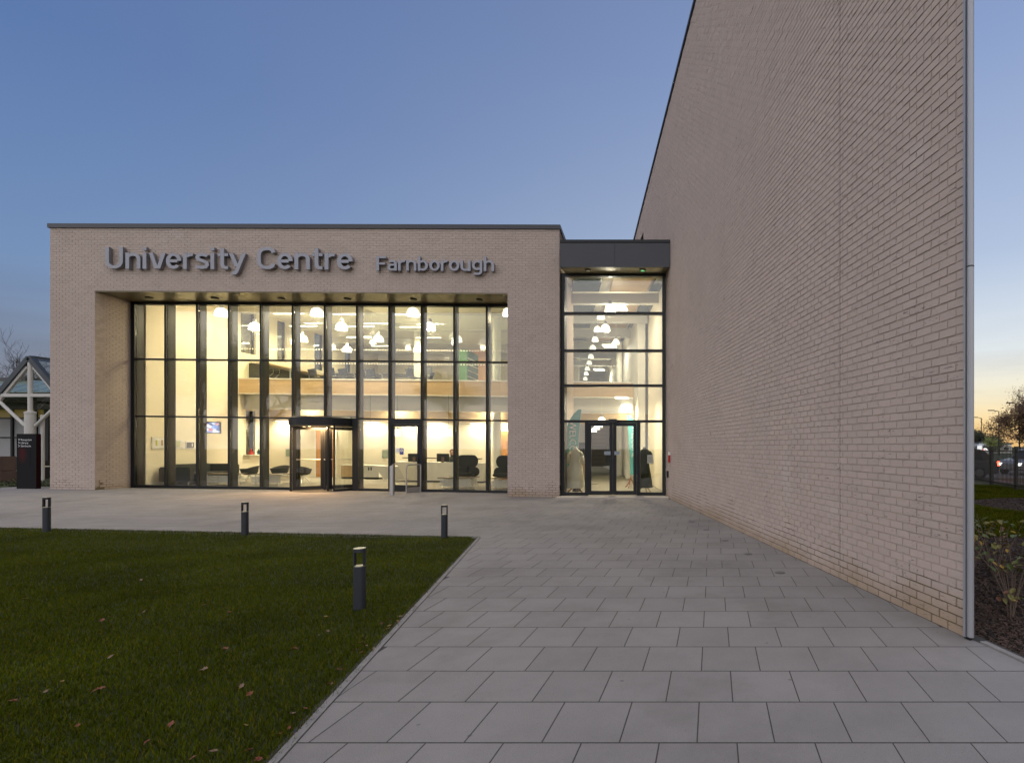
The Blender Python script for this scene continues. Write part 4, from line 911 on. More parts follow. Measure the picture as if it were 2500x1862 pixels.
for u in (ua-2.4, ua-1.0, ua+.2, ub-.2):
    for w_ in (9.8, 10.6): b = MB(); b.bar(P(u, MV, w_), P(u, MV+.7, w_), .025); b.build('leg', M_chrome, mt)
ct_ = thing('side_counter', 'long pale counter upstairs along the left windows', 'table')
b = MB(); b.box(1.65, 2.35, 6.3, 10.8, MV+.72, MV+.76, PF); b.build('table_top', M_oak, ct_)
for w_ in (6.5, 8.0, 9.4, 10.6): b = MB(); b.bar(P(2.28, MV, w_), P(2.28, MV+.72, w_), .025); b.build('leg', M_chrome, ct_)
b = MB(); b.box(1.62, 1.66, 6.3, 10.8, MV+.05, MV+.72, PF); b.build('back_panel', M_cap, ct_)
sc_ = thing('wall_screen', 'large dark screen upstairs on the far wall', 'television'); (u0, v1), (u1, v0) = FP(996, 894, 12), FP(1054, 923, 12)
b = MB(); b.box(u0, u1, 12, 12.08, v0, v1, PF); b.build('panel', M_cap, sc_); b = MB(); b.box(u0+.05, u1-.05, 11.995, 11.999, v0+.05, v1-.05, PF); b.build('screen', mat('dark_screen', (.05, .06, .055), .3), sc_)
for u in (u0+.3, u1-.3): b = MB(); b.bar(P(u, MV, 12.04), P(u, v0, 12.04), .03); b.build('leg', M_chrome, sc_)
gs = thing('green_unit', 'tall bright green storage unit upstairs near the right bays', 'cabinet'); (u0, v1), (u1, v0) = FP(1121, 853, 8), FP(1141, 925, 8)
b = MB(); b.box(u0, u1, 8, 9.6, MV, v1, PF); b.build('carcass', mat('bright_green', (.03, .14, .015), .5), gs)
for k in range(5): b = MB(); b.box(u1+.001, u1+.02, 8.05, 9.55, MV+.15+k*.28, MV+.2+k*.28, PF); b.build('shelf_edge', M_white, gs)
b = MB(); (u0, v1) = FP(1077, 800, 9); b.box(u0, u0+.9, 13.2, 13.3, MV, MV+2.6, PF); hbuild(b, 'upper_oak_panel', M_oakv)
# ------------------------------------------------------------------ link between the two blocks
GY = 16.55; GZ = .055
link = thing('glazed_link', 'narrow glazed link entrance with dark canopy between the low block and the tall wall', 'building')
def LX(px, Y): return (px-CX)/F*Y
def LZ(py, Y): return EYE+(HY-py)/F*Y
xa, xb = LX(1370, GY), wx(GY)-.02; zt_ = LZ(668, GY)
b = MB(); b.box(xa, xa+.11, GY-.05, GY+.25, GZ, zt_); b.box(LX(1617, GY), xb, GY-.05, GY+.25, GZ, zt_); b.build('frame_post', M_frame, link)
zs = [LZ(y, GY) for y in (1028, 941, 856, 765, 672)]
for z in zs: b = MB(); b.box(xa+.111, LX(1617, GY)-.001, GY-.045, GY+.12, z-.04, z+.035); b.build('transom', M_frame, link)
for z0, z1 in zip(zs[:-1], zs[1:]): b = MB(); b.box(xa+.111, LX(1617, GY)-.001, GY, GY+.02, z0+.036, z1-.041); b.build('pane', M_glass, link)
x0, x1, x2, x3 = LX(1429, GY), LX(1434, GY), LX(1558, GY), LX(1563, GY); xr = LX(1617, GY)
for a, c in ((xa+.111, x0), (x3, xr-.001)):
    b = MB(); b.box(a, c, GY-.04, GY+.06, GZ, GZ+.09); b.build('sill', M_frame, link); b = MB(); b.box(a, c, GY, GY+.02, GZ+.091, zs[0]-.041); b.build('side_pane', M_glass, link)
b = MB(); b.box(x0, x1+.03, GY-.06, GY+.08, GZ, zs[0]-.041); b.box(x2-.03, x3, GY-.06, GY+.08, GZ, zs[0]-.041); b.build('door_post', M_frame, link)
FL = lambda x, y, z: Vector((x, y, z)); xm = (x1+x2)/2+.02
leaf(link, x1+.035, xm-.004, GZ+.02, zs[0]-.05, GY-.09, .10, FL, .12); leaf(link, xm+.004, x2-.035, GZ+.02, zs[0]-.05, GY-.09, .10, FL, .12)
b = MB(); b.box(xm-.12, xm+.12, GY-.16, GY-.05, zs[0]-.05, zs[0]+.06); b.build('door_sensor', M_black, link)
for px in (1461, 1484):     # small stickers at eye height
    x = LX(1484 if px == 1461 else 1506, GY); b = MB(); b.box(x-.09+(.0 if px == 1461 else .03), x+.10, GY-.098, GY-.096, LZ(1110, GY), LZ(1101, GY)); b.build('sticker', mat('grey_sticker', (.25, .29, .32), .5) if 'grey_sticker' not in MATS else MATS['grey_sticker'], link)
CYF = 15.9; cz0, cz1 = LZ(652, CYF), LZ(585.5, CYF); cxa, cxb = -4.52, wx(CYF)-.012
b = MB(); xm_ = LX(1501, CYF); 
for a, c, nm in ((cxa, xm_-.003, 0), (xm_+.003, cxb, 1)):
    b = MB(); b.box(a, c, CYF, CYF+.06, cz0, cz1-.09); b.build('canopy_face', M_cap, link)
b = MB(); b.box(cxa-.0, cxb, CYF-.02, CYF+.3, cz1-.085, cz1); b.box(cxa, cxb, CYF+.3, 27.5, cz1-.3, cz1-.05); b.build('canopy_capping', M_frame, link)
for a, c in ((cxa, xm_-.003), (xm_+.003, cxb)):
    b = MB(); b.box(a, c, CYF+.061, GY+.4, cz0, cz0+.04); b.build('canopy_soffit', M_soffit, link)
b = MB(); b.box(xa, xb, GY-.04, GY+.2, zt_, cz0-.002); b.build('canopy_head', M_frame, link)
M_green = mat('green_lamp', (.1, .5, .2), .5, emit=(.1, 1, .35), estr=.03)
for px, m_ in ((1436, M_beamw), (1569, M_green)):
    q = Vector((LX(px, 16.15), 16.15, cz0)); b = MB(); b.lathe([(.07, -.03), (.095, -.025), (.095, 0)], 18, q); d = b.build('canopy_downlight', M_frame, link); b = MB(); b.lathe([(.06, -.034), (.06, -.031)], 16, q); b.build('lamp_face', m_, d)
b = MB(); b.box(-4.66, wx(15.95)-.02, 15.872, GY-.045, -.02, GZ-.01); b.build('threshold', M_thr, link)
b = MB(); b.box(-4.66, wx(GY)+.2, GY-.04, 22, -.06, GZ-.012); b.box(-9, -1.6, 22, 44, -.06, GZ-.012); b.build('link_floor', M_carpet, link)
# inner wall, ceiling, gallery continue behind
b = MB(); q = [(-1.36, GY+.1), (-2.70, 22.4), (-2.2, 22.4), (-.9, GY+.1)]
b.hexa([(x, y, GZ) for x, y in q]+[(x, y, cz1-.32) for x, y in q]); b.build('link_inner_wall', M_wall, link)
def rx(Y): return 2.95-.2864*Y+.35
b = MB(); q = [(rx(22.4)-.0, 22.4), (rx(44), 44), (rx(44)+.3, 44), (rx(22.4)+.3, 22.4)]; b.hexa([(x, y, GZ) for x, y in q]+[(x, y, cz1-.32) for x, y in q]); b.build('far_inner_wall', M_white, link)
for Y0 in (19.0, 21.9, 24.8, 27.7, 30.6, 33.5, 36.4, 39.3):
    x0_, x1_ = -4.3-.2864*(Y0-16.6)-1.5, rx(Y0)+.3; b = MB(); b.box(x0_, x1_, Y0, Y0+.25, 6.62, 6.98); b.build('ceiling_beam', M_beamw, link)
    c1 = -1.3-.2864*(Y0-2.1-16.6); Yb = Y0; Y0 = Y0-2.4; b = MB(); b.hexa([(c1-1.75, Y0+.5, 7.0), (c1-.45, Y0+.5, 7.0), (c1-.45-.5, Y0+2.3, 7.0), (c1-1.75-.5, Y0+2.3, 7.0), (c1-1.75, Y0+.5, 7.05), (c1-.45, Y0+.5, 7.05), (c1-.95, Y0+2.3, 7.05), (c1-2.25, Y0+2.3, 7.05)]); b.build('timber_panel', M_oak, link)
    for dx in (-3.05, -.35): 
        b = MB(); b.hexa([(c1+dx, Y0+.5, 6.98), (c1+dx+.95, Y0+.5, 6.98), (c1+dx+.45, Y0+2.2, 6.98), (c1+dx-.5, Y0+2.2, 6.98), (c1+dx, Y0+.5, 7.04), (c1+dx+.95, Y0+.5, 7.04), (c1+dx+.45, Y0+2.2, 7.04), (c1+dx-.5, Y0+2.2, 7.04)]); b.build('rooflight', MATS.get('rooflight') or mat('rooflight', (.06, .09, .10), .15), link)
b = MB(); b.box(-14, -1.0, GY+.1, 45, 7.10, 7.16); b.build('link_ceiling', M_white, link)
b = MB(); b.box(-14, 1.0, 44.5, 44.8, 0, 7.1); b.build('link_end_wall', M_wall, link)
b = MB(); b.box(-9.8, -4.2, 44.2, 44.5, 3.4, 4.2); b.build('far_landing', M_oak, link)
# upper room beside the link opens into it; ground floor has a dark stair and columns
stair = thing('staircase', 'dark closed-underside staircase rising to the left inside the link', 'stairs')
Ys = 29.0; b = MB(); (xs0, zs0), (xs1, zs1) = ((LX(1439, Ys), LZ(1041, Ys)), (LX(1487, Ys), LZ(1138, Ys)))
b.prism([(xs0, zs1), (xs1-.25, zs1), (xs1+.12, zs0+.1), (xs0, zs0+.1)], 1.6, lambda x, y, z: Vector((x, Ys+y, z))); b.build('stair_side', mat('dark_stair', (.035, .022, .014), .5), stair)
for k in range(9): b = MB(); z = zs1+.25+k*.22; b.box(xs0, xs1-.2, Ys-.03, Ys-.003, z, z+.02); b.build('tread_edge', mat('stair_nosing', (.09, .06, .04), .5) if 'stair_nosing' not in MATS else MATS['stair_nosing'], stair)
for px, Y in ((1512, 27.5), (1533, 25.0)):
    t = thing('column', 'round white column inside the link, %s' % ('the farther one, left' if px == 1512 else 'the nearer one, right'), 'column'); b = MB(); b.lathe([(.15, GZ), (.15, 3.3 if px == 1533 else 6.9)], 20, (LX(px, Y), Y, 0)); b.build('shaft', M_white, t)
bk = thing('bookcase', 'white bookcase with bright books between the columns in the link', 'bookcase'); Y = 33; x0_, x1_ = LX(1516, Y), LX(1528, Y)
b = MB(); b.box(x0_-.5, x1_+1.3, Y+.02, Y+.3, .05, 2.4); b.build('carcass', M_white, bk)
for k in range(5):
    b = MB(); 
    for i in range(8): b.tone = random.random(); b.box(x0_-.45+i*.24, x0_-.25+i*.24, Y, Y+.018, .25+k*.42, .25+k*.42+.28)
    b.build('book_row', mat('books_%d' % k, [(.35, .5, .05), (.05, .10, .35), (.4, .05, .05), (.5, .45, .3), (.2, .15, .1)][k], .6, attr=.5), bk)
ds = thing('display_counter', 'dark counter with small screens at the left inside the link', 'counter'); Y = 26
b = MB(); b.box(LX(1377, Y), LX(1428, Y), Y, Y+.6, .05, 1.0); b.build('front', M_oak, ds); b = MB(); b.box(LX(1380, Y), LX(1427, Y), Y-.02, Y+.5, 1.02, 1.75); b.build('glass_case', M_black, ds)
# suspended grey sign deeper in the link
t = thing('hanging_panel', 'small grey-blue panel hanging above the link doors inside', 'sign'); Y = 24; b = MB(); b.box(LX(1486, Y), LX(1508, Y), Y, Y+.04, LZ(1027, Y), LZ(1014, Y)); b.build('panel', mat('blue_grey_panel', (.25, .36, .40), .6), t)
for px in (1488, 1506): b = MB(); x = LX(px, Y); b.bar((x, Y+.02, LZ(1014, Y)), (x, Y+.02, 3.4), .008, n=5); b.build('wire', M_chrome, t)
# pendants in the link
gl = 'white dome pendants running back through the link'
LP = [(1489.8, 755, 18.9, True), (1478, 802, 21.3, True), (1467, 772, 20.3, False), (1458.5, 803, 21.9, False), (1453, 827, 24.0, False), (1504, 834, 22.4, False), (1447, 847, 25.9, False), (1442.8, 868, 28.3, False), (1438.6, 883, 30.3, False), (1434, 897, 32.4, False), (1431, 909, 34.6, False), (1429, 921, 36.9, False)]
for i, (px, py, Y, on) in enumerate(LP):
    p = at(px, py+6, Y); lab = ['brightly lit dome pendant nearest the glass in the link', 'brightly lit dome pendant just below the first one in the link', 'pale dome pendant beside the nearest lit one in the link', 'pale dome pendant left of the second lit one in the link', 'pale dome pendant, first of the descending row in the link', 'pale dome pendant hanging alone on the right in the link'][i] if i < 6 else 'small pale dome pendant, %s in the descending row of the link' % ords[i-5]
    pendant(p, 7.08, on, lab, gl, e=2.2*LE if on else .0, s=.9 if on else .72, col=(1, .93, .78))
for i, (px, py, Y) in enumerate(((1469, 1027, 21.5), (1463, 1037, 24), (1457, 1044, 26.5), (1450, 1050, 28.5))):
    p = at(px, py+4, Y); pendant(p, 3.4, True, 'dome pendant low over the link floor, %s from the glass' % ords[i], 'low dome pendants on the ground floor of the link', e=2.0*LE if i == 0 else 0, s=.75)
for k, (x, y, z, sx, sy, e) in enumerate(((-3.4, 19.3, 6.5, 1.2, 1.2, 2.6), (-5.0, 26, 6.4, 1.4, 3, 2.6), (-7.2, 34, 6.4, 1.4, 3, 3.5))):
    t = thing('link_ceiling_lamp', 'flat lit panel at the ceiling of the link, %s from the glass' % ords[k], 'ceiling lamp', (x, y, z), 0, 'lit ceiling panels of the link'); b = MB(); b.box(-.3, .3, -.3, .3, 0, .04); b.build('panel', M_lit, t); b = MB(); b.bar((0, 0, .04), (0, 0, 7.1-z), .006, n=5); b.build('cable', M_white, t); area('lamp_light', (0, 0, -.03), .6, .6, e*LE, parent=t, col=(1, .93, .76))
for k, (x, y, e) in enumerate(((-3.2, 18.9, 5.0), (-3.6, 25.6, 1.6), (-3.6, 22.5, 2.5))):  # made-up light panels, added to brighten the link behind its doors
    t = thing('lobby_fill_panel', 'added fill light panel inside the link, %s from the glass' % ords[k], 'ceiling lamp', (x, y, 3.25), 0, 'added fill light panels inside the link'); b = MB(); b.box(-.2, .2, -.2, .2, 0, .04); b.build('panel', M_lit, t); area('lamp_light', (0, 0, -.03), .4, .4, e*LE, parent=t, col=(1, .90, .70))
# feather flags, dress form, mannequin, notices
M_teal = mat('teal_flag', (.10, .42, .42), .6, noise=(2, .08)); M_white_t = mat('white_lettering', (.8, .85, .85), .6); M_wood = mat('reddish_wood', (.30, .10, .04), .45)
def flag(x0px, x1px, ytop, ybot, Y, flip, lab, foot):
    t = thing('feather_flag', lab, 'flag'); x0_, x1_ = LX(x0px, Y), LX(x1px, Y); z1 = LZ(ytop, Y); z0 = LZ(ybot, Y); wd = x1_-x0_; H = z1-z0; n = 16
    L_ = []; R_ = []
    for k in range(n+1):
        s_ = k/n; zz = z0+H*s_
        lean = wd*.30*s_**1.5; cut = wd*.75*max(0, (s_-.72)/.28)**1.8
        if not flip: L_.append((x0_+lean*.6+cut*.9, zz)); R_.append((x0_+wd*.72+lean, zz))
        else: L_.append((x1_-wd*.72-lean, zz)); R_.append((x1_-lean*.2-cut*.9, zz))
    b = MB(); vs = [(x, Y+.02*math.sin(k*.7), z) for k, (x, z) in enumerate(L_)]+[(x, Y+.03+.02*math.sin(k*.7+1), z) for k, (x, z) in enumerate(R_)]
    vs += [(x, y+.006, z) for x, y, z in vs]; m_ = n+1
    b.add(vs, [(k, k+1, m_+k+1, m_+k) for k in range(n)]+[(2*m_+k, 3*m_+k, 3*m_+k+1, 2*m_+k+1) for k in range(n)]+[(0, m_, 3*m_, 2*m_), (n, 2*m_+n, 3*m_+n, m_+n)]); b.build('cloth', M_teal, t)
    pl = R_ if not flip else L_; b = MB(); b.path([(pl[0][0], Y+.05, GZ)]+[(x, Y+.05, z) for x, z in pl], .012, 6); b.build('pole', M_chrome, t)
    xc = (L_[8][0]+R_[8][0])/2; flat_text('WELCOME', wd*.62, lambda x, y, z: Vector((xc-wd*.16+y, Y-.02, z1-H*.18-x*.92)), M_white_t, 'lettering', t)
    b = MB(); q = (pl[0][0], Y+.05, 0)
    if foot: 
        for k in range(3): a = 2.1*k+.4; b.path([(q[0], q[1], GZ+.35), (q[0]+.12*math.cos(a), q[1]+.12*math.sin(a), GZ+.12), (q[0]+.26*math.cos(a), q[1]+.26*math.sin(a), GZ+.01)], .018, 6)
    else: b.lathe([(.16, GZ), (.14, GZ+.04), (.03, GZ+.3)], 14, q)
    b.build('base', M_wood if foot else M_black, t)
flag(1380, 1418, 999, 1155, 18.0, False, 'teal feather flag reading WELCOME at the left inside the link doors', False)
flag(1531, 1559, 1013, 1158, 19.6, True, 'teal feather flag reading WELCOME seen through the right door leaf', True)
def form(px, Y, m_, lab, arms, H=1.52, wide=1.0, foot=M_wood):
    x = LX(px, Y); t = thing('dress_form', lab, 'mannequin', (x, Y, GZ), 0)
    b = MB(); n = 24; prof = [(.30*wide, .16), (.29*wide, .35), (.24*wide, .65), (.19*wide, .88), (.135, 1.02), (.15, 1.12), (.17, 1.24), (.155, 1.36), (.07, 1.42), (.045, 1.48), (.04, H)]
    for j, (r, z) in enumerate(prof):
        for i in range(n):
            a = 2*math.pi*i/n; rr = r*(1+(.10*math.cos(a*8+j)*max(0, (.95-z)/.95))); b.v.append((rr*math.cos(a)+(.10*max(0, .9-z)*(-1) if arms else 0), rr*math.sin(a)*.72, z))
    for j in range(len(prof)-1):
        for i in range(n): b.f.append((j*n+i, j*n+(i+1) % n, (j+1)*n+(i+1) % n, (j+1)*n+i)); b.m.append(0); b.t.append(0)
    b.f.append(tuple(range(len(prof)*n-n, len(prof)*n))); b.m.append(0); b.t.append(0); b.build('dress', m_, t, smooth=True)
    for sx in (-1, 1): b = MB(); b.path([(sx*.15, 0, 1.33), (sx*.215, 0, 1.2), (sx*.235, -.02, .95)], .055, 10); b.build('sleeve', m_, t, smooth=True)
    b = MB()
    for k in range(3): a = 2.1*k+.9; b.path([(0, 0, .26), (.15*math.cos(a), .15*math.sin(a), .12), (.27*math.cos(a), .27*math.sin(a), .01)], .017, 6)
    b.bar((0, 0, .2), (0, 0, .9), .02); b.build('tripod', foot, t)
form(1405, 17.35, mat('cream_satin', (.80, .76, .62), .45, noise=(9, .12), bump=(7, .8)), 'headless dress form in a long cream gown behind the left link pane', True, 1.5, 1.15)
form(1574, 17.5, mat('dark_green_cloth', (.035, .04, .028), .8, noise=(12, .3)), 'headless form in a dark outfit on a tripod behind the right link pane', False, 1.45, .8)
t = thing('notice_on_glass', 'white notice sheet taped inside the right pane of the link', 'notice'); b = MB(); b.box(LX(1580, GY), LX(1594, GY), GY+.03, GY+.032, LZ(1131, GY), LZ(1110, GY)); b.build('sheet', M_paper, t); b = MB()
for k in range(6): b.box(LX(1582, GY), LX(1592, GY), GY+.026, GY+.028, LZ(1115+k*2.4, GY)-.006, LZ(1115+k*2.4, GY)+.004)
b.build('printed_lines', mat('grey_print', (.3, .3, .3), .7), t)
# call point and reader on the brick wall beside the link
def on_wall(Y, z0, z1, ds_, m_, name, lab, cat, extra=None):
    t = thing(name, lab, cat); s = S_of(Y); b = MB(); b.hexa([FW(a, v, d) for v in (z0, z1) for a, d in ((s, -.05), (s+ds_, -.05), (s+ds_, .0), (s, .0))]); b.build('case', m_, t, bevel=.006)
    if extra: b = MB(); b.hexa([FW(a, v, d) for v in (z1+.001, z1+.09) for a, d in ((s, -.05), (s+ds_, -.05), (s+ds_, .0), (s, .0))]); b.build('cover', extra, t)
    return t
on_wall(15.9, 1.08, 1.30, .10, mat('red_plastic', (.5, .02, .015), .4), 'call_point', 'red and white call point box on the tall wall beside the link doors', 'call point', M_white)
on_wall(16.15, .62, .82, .07, M_black, 'card_reader', 'small black card reader on the tall wall beside the link doors', 'card reader')
# vent post on the link roof
t = thing('roof_bracket', 'small steel bracket standing on the link roof against the tall wall', 'bracket'); q = at(1629, 583, 16.6); b = MB(); b.bar(q+Vector((-.12, .3, -.1)), q+Vector((0, .3, .16)), .014); b.bar(q+Vector((0, .3, -.1)), q+Vector((0, .3, .16)), .012); b.build('rod', M_chrome, t)
# ------------------------------------------------------------------ steel post and guard rail at the single door
post = thing('steel_post', 'brushed steel post with a slanted top beside the single door', 'bollard'); q = G(957, 1213); r = .105/2+.01
b = MB(); n = 24; H = .92
vs = [(r*1.1*math.cos(2*math.pi*i/n), r*math.sin(2*math.pi*i/n), 0) for i in range(n)]+[(r*1.1*math.cos(2*math.pi*i/n), r*math.sin(2*math.pi*i/n), H+.055*math.cos(2*math.pi*i/n-.6)) for i in range(n)]
b.add(vs, [(i, (i+1) % n, n+(i+1) % n, n+i) for i in range(n)]+[tuple(range(n, 2*n))]); b.build('shaft', M_chrome, post, smooth=False); post.location = (q.x, q.y, gz(q.x, q.y))
b = MB(); b.add([(r*.7*math.cos(2*math.pi*i/n), r*.65*math.sin(2*math.pi*i/n), H+.004+.038*math.cos(2*math.pi*i/n-.6)) for i in range(n)], [tuple(range(n))]); b.build('button_plate', M_frame, post)
b = MB(); b.lathe([(.075, 0), (.075, .008)], 20); b.build('base_plate', M_chrome, post)
rail = thing('guard_rail', 'steel guard rail with glass infill beside the single door', 'railing'); q0 = G(992, 1208); q1 = P(MS[9]+.02, 0, GW-.12); q0 = Vector((q0.x, q0.y, gz(q0.x, q0.y))); H = .90
b = MB(); dd = (q1-q0).normalized(); pts = [q0]+[q0+Vector((0, 0, H-.1))]+[q0+dd*(.1-.1*math.cos(a))+Vector((0, 0, H-.1+.1*math.sin(a))) for a in (.4, .8, 1.2, 1.57)]+[q1+Vector((0, 0, H)), q1]; b.path(pts, .019, 10); b.build('tube', M_chrome, rail)
b = MB(); b.hexa([q0+dd*.03, q1, q1+Vector((0, .008, 0)), q0+dd*.03+Vector((0, .008, 0))]+[p+Vector((0, 0, .17)) for p in (q0+dd*.03, q1, q1+Vector((0, .008, 0)), q0+dd*.03+Vector((0, .008, 0)))]); b.build('kick_plate', M_chrome, rail)
b = MB(); z = Vector((0, 0, .175)); z2 = Vector((0, 0, H-.03)); k_ = Vector((0, .006, 0)); s_ = q0+dd*.03; b.hexa([s_+z, q1+z, q1+z+k_, s_+z+k_, s_+z2, q1+z2, q1+z2+k_, s_+z2+k_]); b.build('pane', M_glass, rail)
# ------------------------------------------------------------------ bollard lights round the lawn
def bollard():
    t = thing('bollard_light', '', 'bollard'); r = .052
    b = MB(); b.lathe([(r, 0), (r, .395), (r-.004, .40)], 28); b.build('post', M_bollard, t, smooth=False)
    b = MB(); b.lathe([(r-.01, .40), (r-.01, .407)], 28); b.build('lamp_ring', M_palecap, t)
    for a in (0.35, math.pi+.35):
        b = MB(); n = 7; vs = []
        for z in (.407, .53):
            for rr in (r-.006, r):
                for k in range(n): t_ = a-.74+1.48*k/(n-1); vs.append((rr*math.cos(t_), rr*math.sin(t_), z))
        fs = []
        for k in range(n-1): fs += [(k, k+1, 2*n+k+1, 2*n+k), (n+k, 3*n+k, 3*n+k+1, n+k+1)]
        fs += [(0, 2*n, 3*n, n), (n-1, 2*n-1, 4*n-1, 3*n-1)]; b.add(vs, fs); b.build('upright', M_bollard, t)
    b = MB(); b.lathe([(r-.012, .528), (r, .53), (r, .562)], 28); b.build('head', M_bollard, t)
    b = MB(); b.lathe([(r-.001, .562), (r-.001, .566)], 28); b.build('cap', M_palecap, t)
    return t
bl = bollard(); gb = 'slate blue bollard lights round the lawn'
for i, (px, py, lab) in enumerate(((878, 1486, 'slate bollard light standing out in the lawn, nearest to the camera'), (114, 1297, 'slate bollard light at the far left end of the lawn edge'), (598, 1305, 'slate bollard light at the middle of the far lawn edge'), (1085, 1312, 'slate bollard light near the corner where the lawn meets the paving'))):
    q = G(px, py); o = bl if i == 0 else dup(bl, (0, 0, 0)); o.location = (q.x, q.y, gz(q.x, q.y)-.005); o['label'] = lab; o['group'] = gb
    s = [1.04, 1.12, 1.03, 1.0][i]; o.scale = (1, 1, s)
# small covers set in the paving along the wall
for i, (x, y) in enumerate(((1904, 1397.6), (1826, 1352), (1769.6, 1319), (1724, 1293), (1690, 1273))):
    q = G(x, y); t = thing('ground_cover', 'small round dark cover in the paving along the wall, %s from the camera' % ords[i], 'cover', (q.x, q.y, .001)); b = MB(); b.lathe([(.062, 0), (.062, .004), (.05, .006)], 20); b.build('rim', mat('dull_cover', (.13, .125, .12), .7) if i == 0 else MATS['dull_cover'], t); b = MB(); b.lathe([(.045, .006), (.045, .0075)], 20); b.build('lens', MATS['dull_cover'], t)
# ------------------------------------------------------------------ lawn
M_lawn = mat('lawn_soil', (.026, .036, .004), .95, noise=(1.2, .3), grain=(30, .4), bump=(40, .6))
b = MB(); vs = []
n1, n2 = 26, 26
for j in range(n2+1):
    for i in range(n1+1):
        s_ = i/n1; x_e = None
        y_ = -4+(ly(0) if False else 13.25)*j/n2
        xr_ = lx(y_) if y_ < 9.25 else -4.02
        x_ = -23+(xr_+23)*s_
        yy = min(y_, ly(x_)-.02)
        vs.append((x_-.015, yy, gz(x_, yy)-.012))
b.add(vs, [(j*(n1+1)+i, j*(n1+1)+i+1, (j+1)*(n1+1)+i+1, (j+1)*(n1+1)+i) for j in range(n2) for i in range(n1)])
lawn = b.build('lawn', M_lawn, kind='structure')
M_blade = bpy.data.materials.new('grass_blade'); M_blade.use_nodes = True; g_ = M_blade.node_tree; pb_ = g_.nodes['Principled BSDF']; pb_.inputs['Roughness'].default_value = .9; pb_.inputs['Specular IOR Level'].default_value = .05
at_ = g_.nodes.new('ShaderNodeAttribute'); at_.attribute_name = 'tone'; rr_ = g_.nodes.new('ShaderNodeValToRGB')
rr_.color_ramp.elements[0].color = (.036, .052, .002, 1); rr_.color_ramp.elements[1].color = (.15, .115, .014, 1); e_ = rr_.color_ramp.elements.new(.55); e_.color = (.070, .086, .003, 1)
g_.links.new(at_.outputs['Fac'], rr_.inputs[0]); tcg = g_.nodes.new('ShaderNodeTexCoord'); ng = g_.nodes.new('ShaderNodeTexNoise'); ng.inputs['Scale'].default_value = .9; ng.inputs['Detail'].default_value = 5
mg = g_.nodes.new('ShaderNodeMapRange'); mg.inputs[1].default_value = .3; mg.inputs[2].default_value = .7; mg.inputs[3].default_value = .65; mg.inputs[4].default_value = 1.3
vg = g_.nodes.new('ShaderNodeVectorMath'); vg.operation = 'SCALE'; g_.links.new(tcg.outputs['Object'], ng.inputs['Vector']); g_.links.new(ng.outputs[0], mg.inputs[0]); g_.links.new(mg.outputs[0], vg.inputs['Scale']); g_.links.new(rr_.outputs[0], vg.inputs[0]); g_.links.new(vg.outputs[0], pb_.inputs['Base Color'])
def grass(name, pts, hmin, hmax, wd, mats, label=None, tones=None, cat=None):
    """pts (n,3): one blade each; a bent two-segment blade"""
    n = len(pts); rng = np.random.default_rng(3); a = rng.uniform(0, 2*np.pi, n); h = rng.uniform(hmin, hmax, n); ln = rng.uniform(.2, .9, n)*h; la = rng.uniform(0, 2*np.pi, n)
    dx, dy = np.cos(a)*wd/2, np.sin(a)*wd/2; z0 = np.zeros(n)
    b0 = pts-np.c_[dx, dy, z0]; b1 = pts+np.c_[dx, dy, z0]; m = pts+np.c_[np.cos(la)*ln*.35, np.sin(la)*ln*.35, h*.6]; m0 = m-np.c_[dx, dy, z0]*.7; m1 = m+np.c_[dx, dy, z0]*.7; tp = pts+np.c_[np.cos(la)*ln, np.sin(la)*ln, h]
    V = np.stack([b0, b1, m1, m0, tp], 1).reshape(-1, 3); me = bpy.data.meshes.new(name); me.vertices.add(5*n); me.vertices.foreach_set('co', V.ravel())
    k = np.arange(n)*5; q = np.stack([k, k+1, k+2, k+3], 1); t_ = np.stack([k+3, k+2, k+4], 1)
    me.loops.add(7*n); me.polygons.add(2*n); L_ = np.concatenate([q, t_], 1).ravel(); me.loops.foreach_set('vertex_index', L_)
    st_ = np.stack([np.arange(n)*7, np.arange(n)*7+4], 1).ravel(); me.polygons.foreach_set('loop_start', st_)
    me.update(calc_edges=True); me.materials.append(mats)
    at2 = me.attributes.new('tone', 'FLOAT', 'FACE'); tn = np.repeat(rng.beta(1.6, 2.2, n) if tones is None else tones, 2); at2.data.foreach_set('value', tn)
    return obj(name, me, label=label, cat=cat, kind='stuff')
rng = np.random.default_rng(5); pts = []
gzv = np.vectorize(gz)
for y0, y1, dens in ((1.6, 3.2, 11000), (3.2, 4.4, 9500), (4.4, 6, 7500), (6, 8, 5500), (8, 11.6, 3800)):
    N = int(dens*(y1-y0)*(14.2 if y0 > 4 else 7.2)); x = rng.uniform(-16 if y0 > 4 else -9, -1.8, N); y = rng.uniform(y0, y1, N)
    ok = (x < -4.02-(y-9.25)*.2805-.016+.05*rng.random(N)*(rng.random(N)<.4)) & (y < 9.25-(x+4.02)*.1096) & (CX+F*x/y > -60); x, y = x[ok], y[ok]
    pts.append(np.c_[x, y, gzv(x, y)-.012])
pts = np.concatenate(pts); grass('grass', pts, .018, .042, .0042, M_blade, 'short mown autumn grass of the lawn')
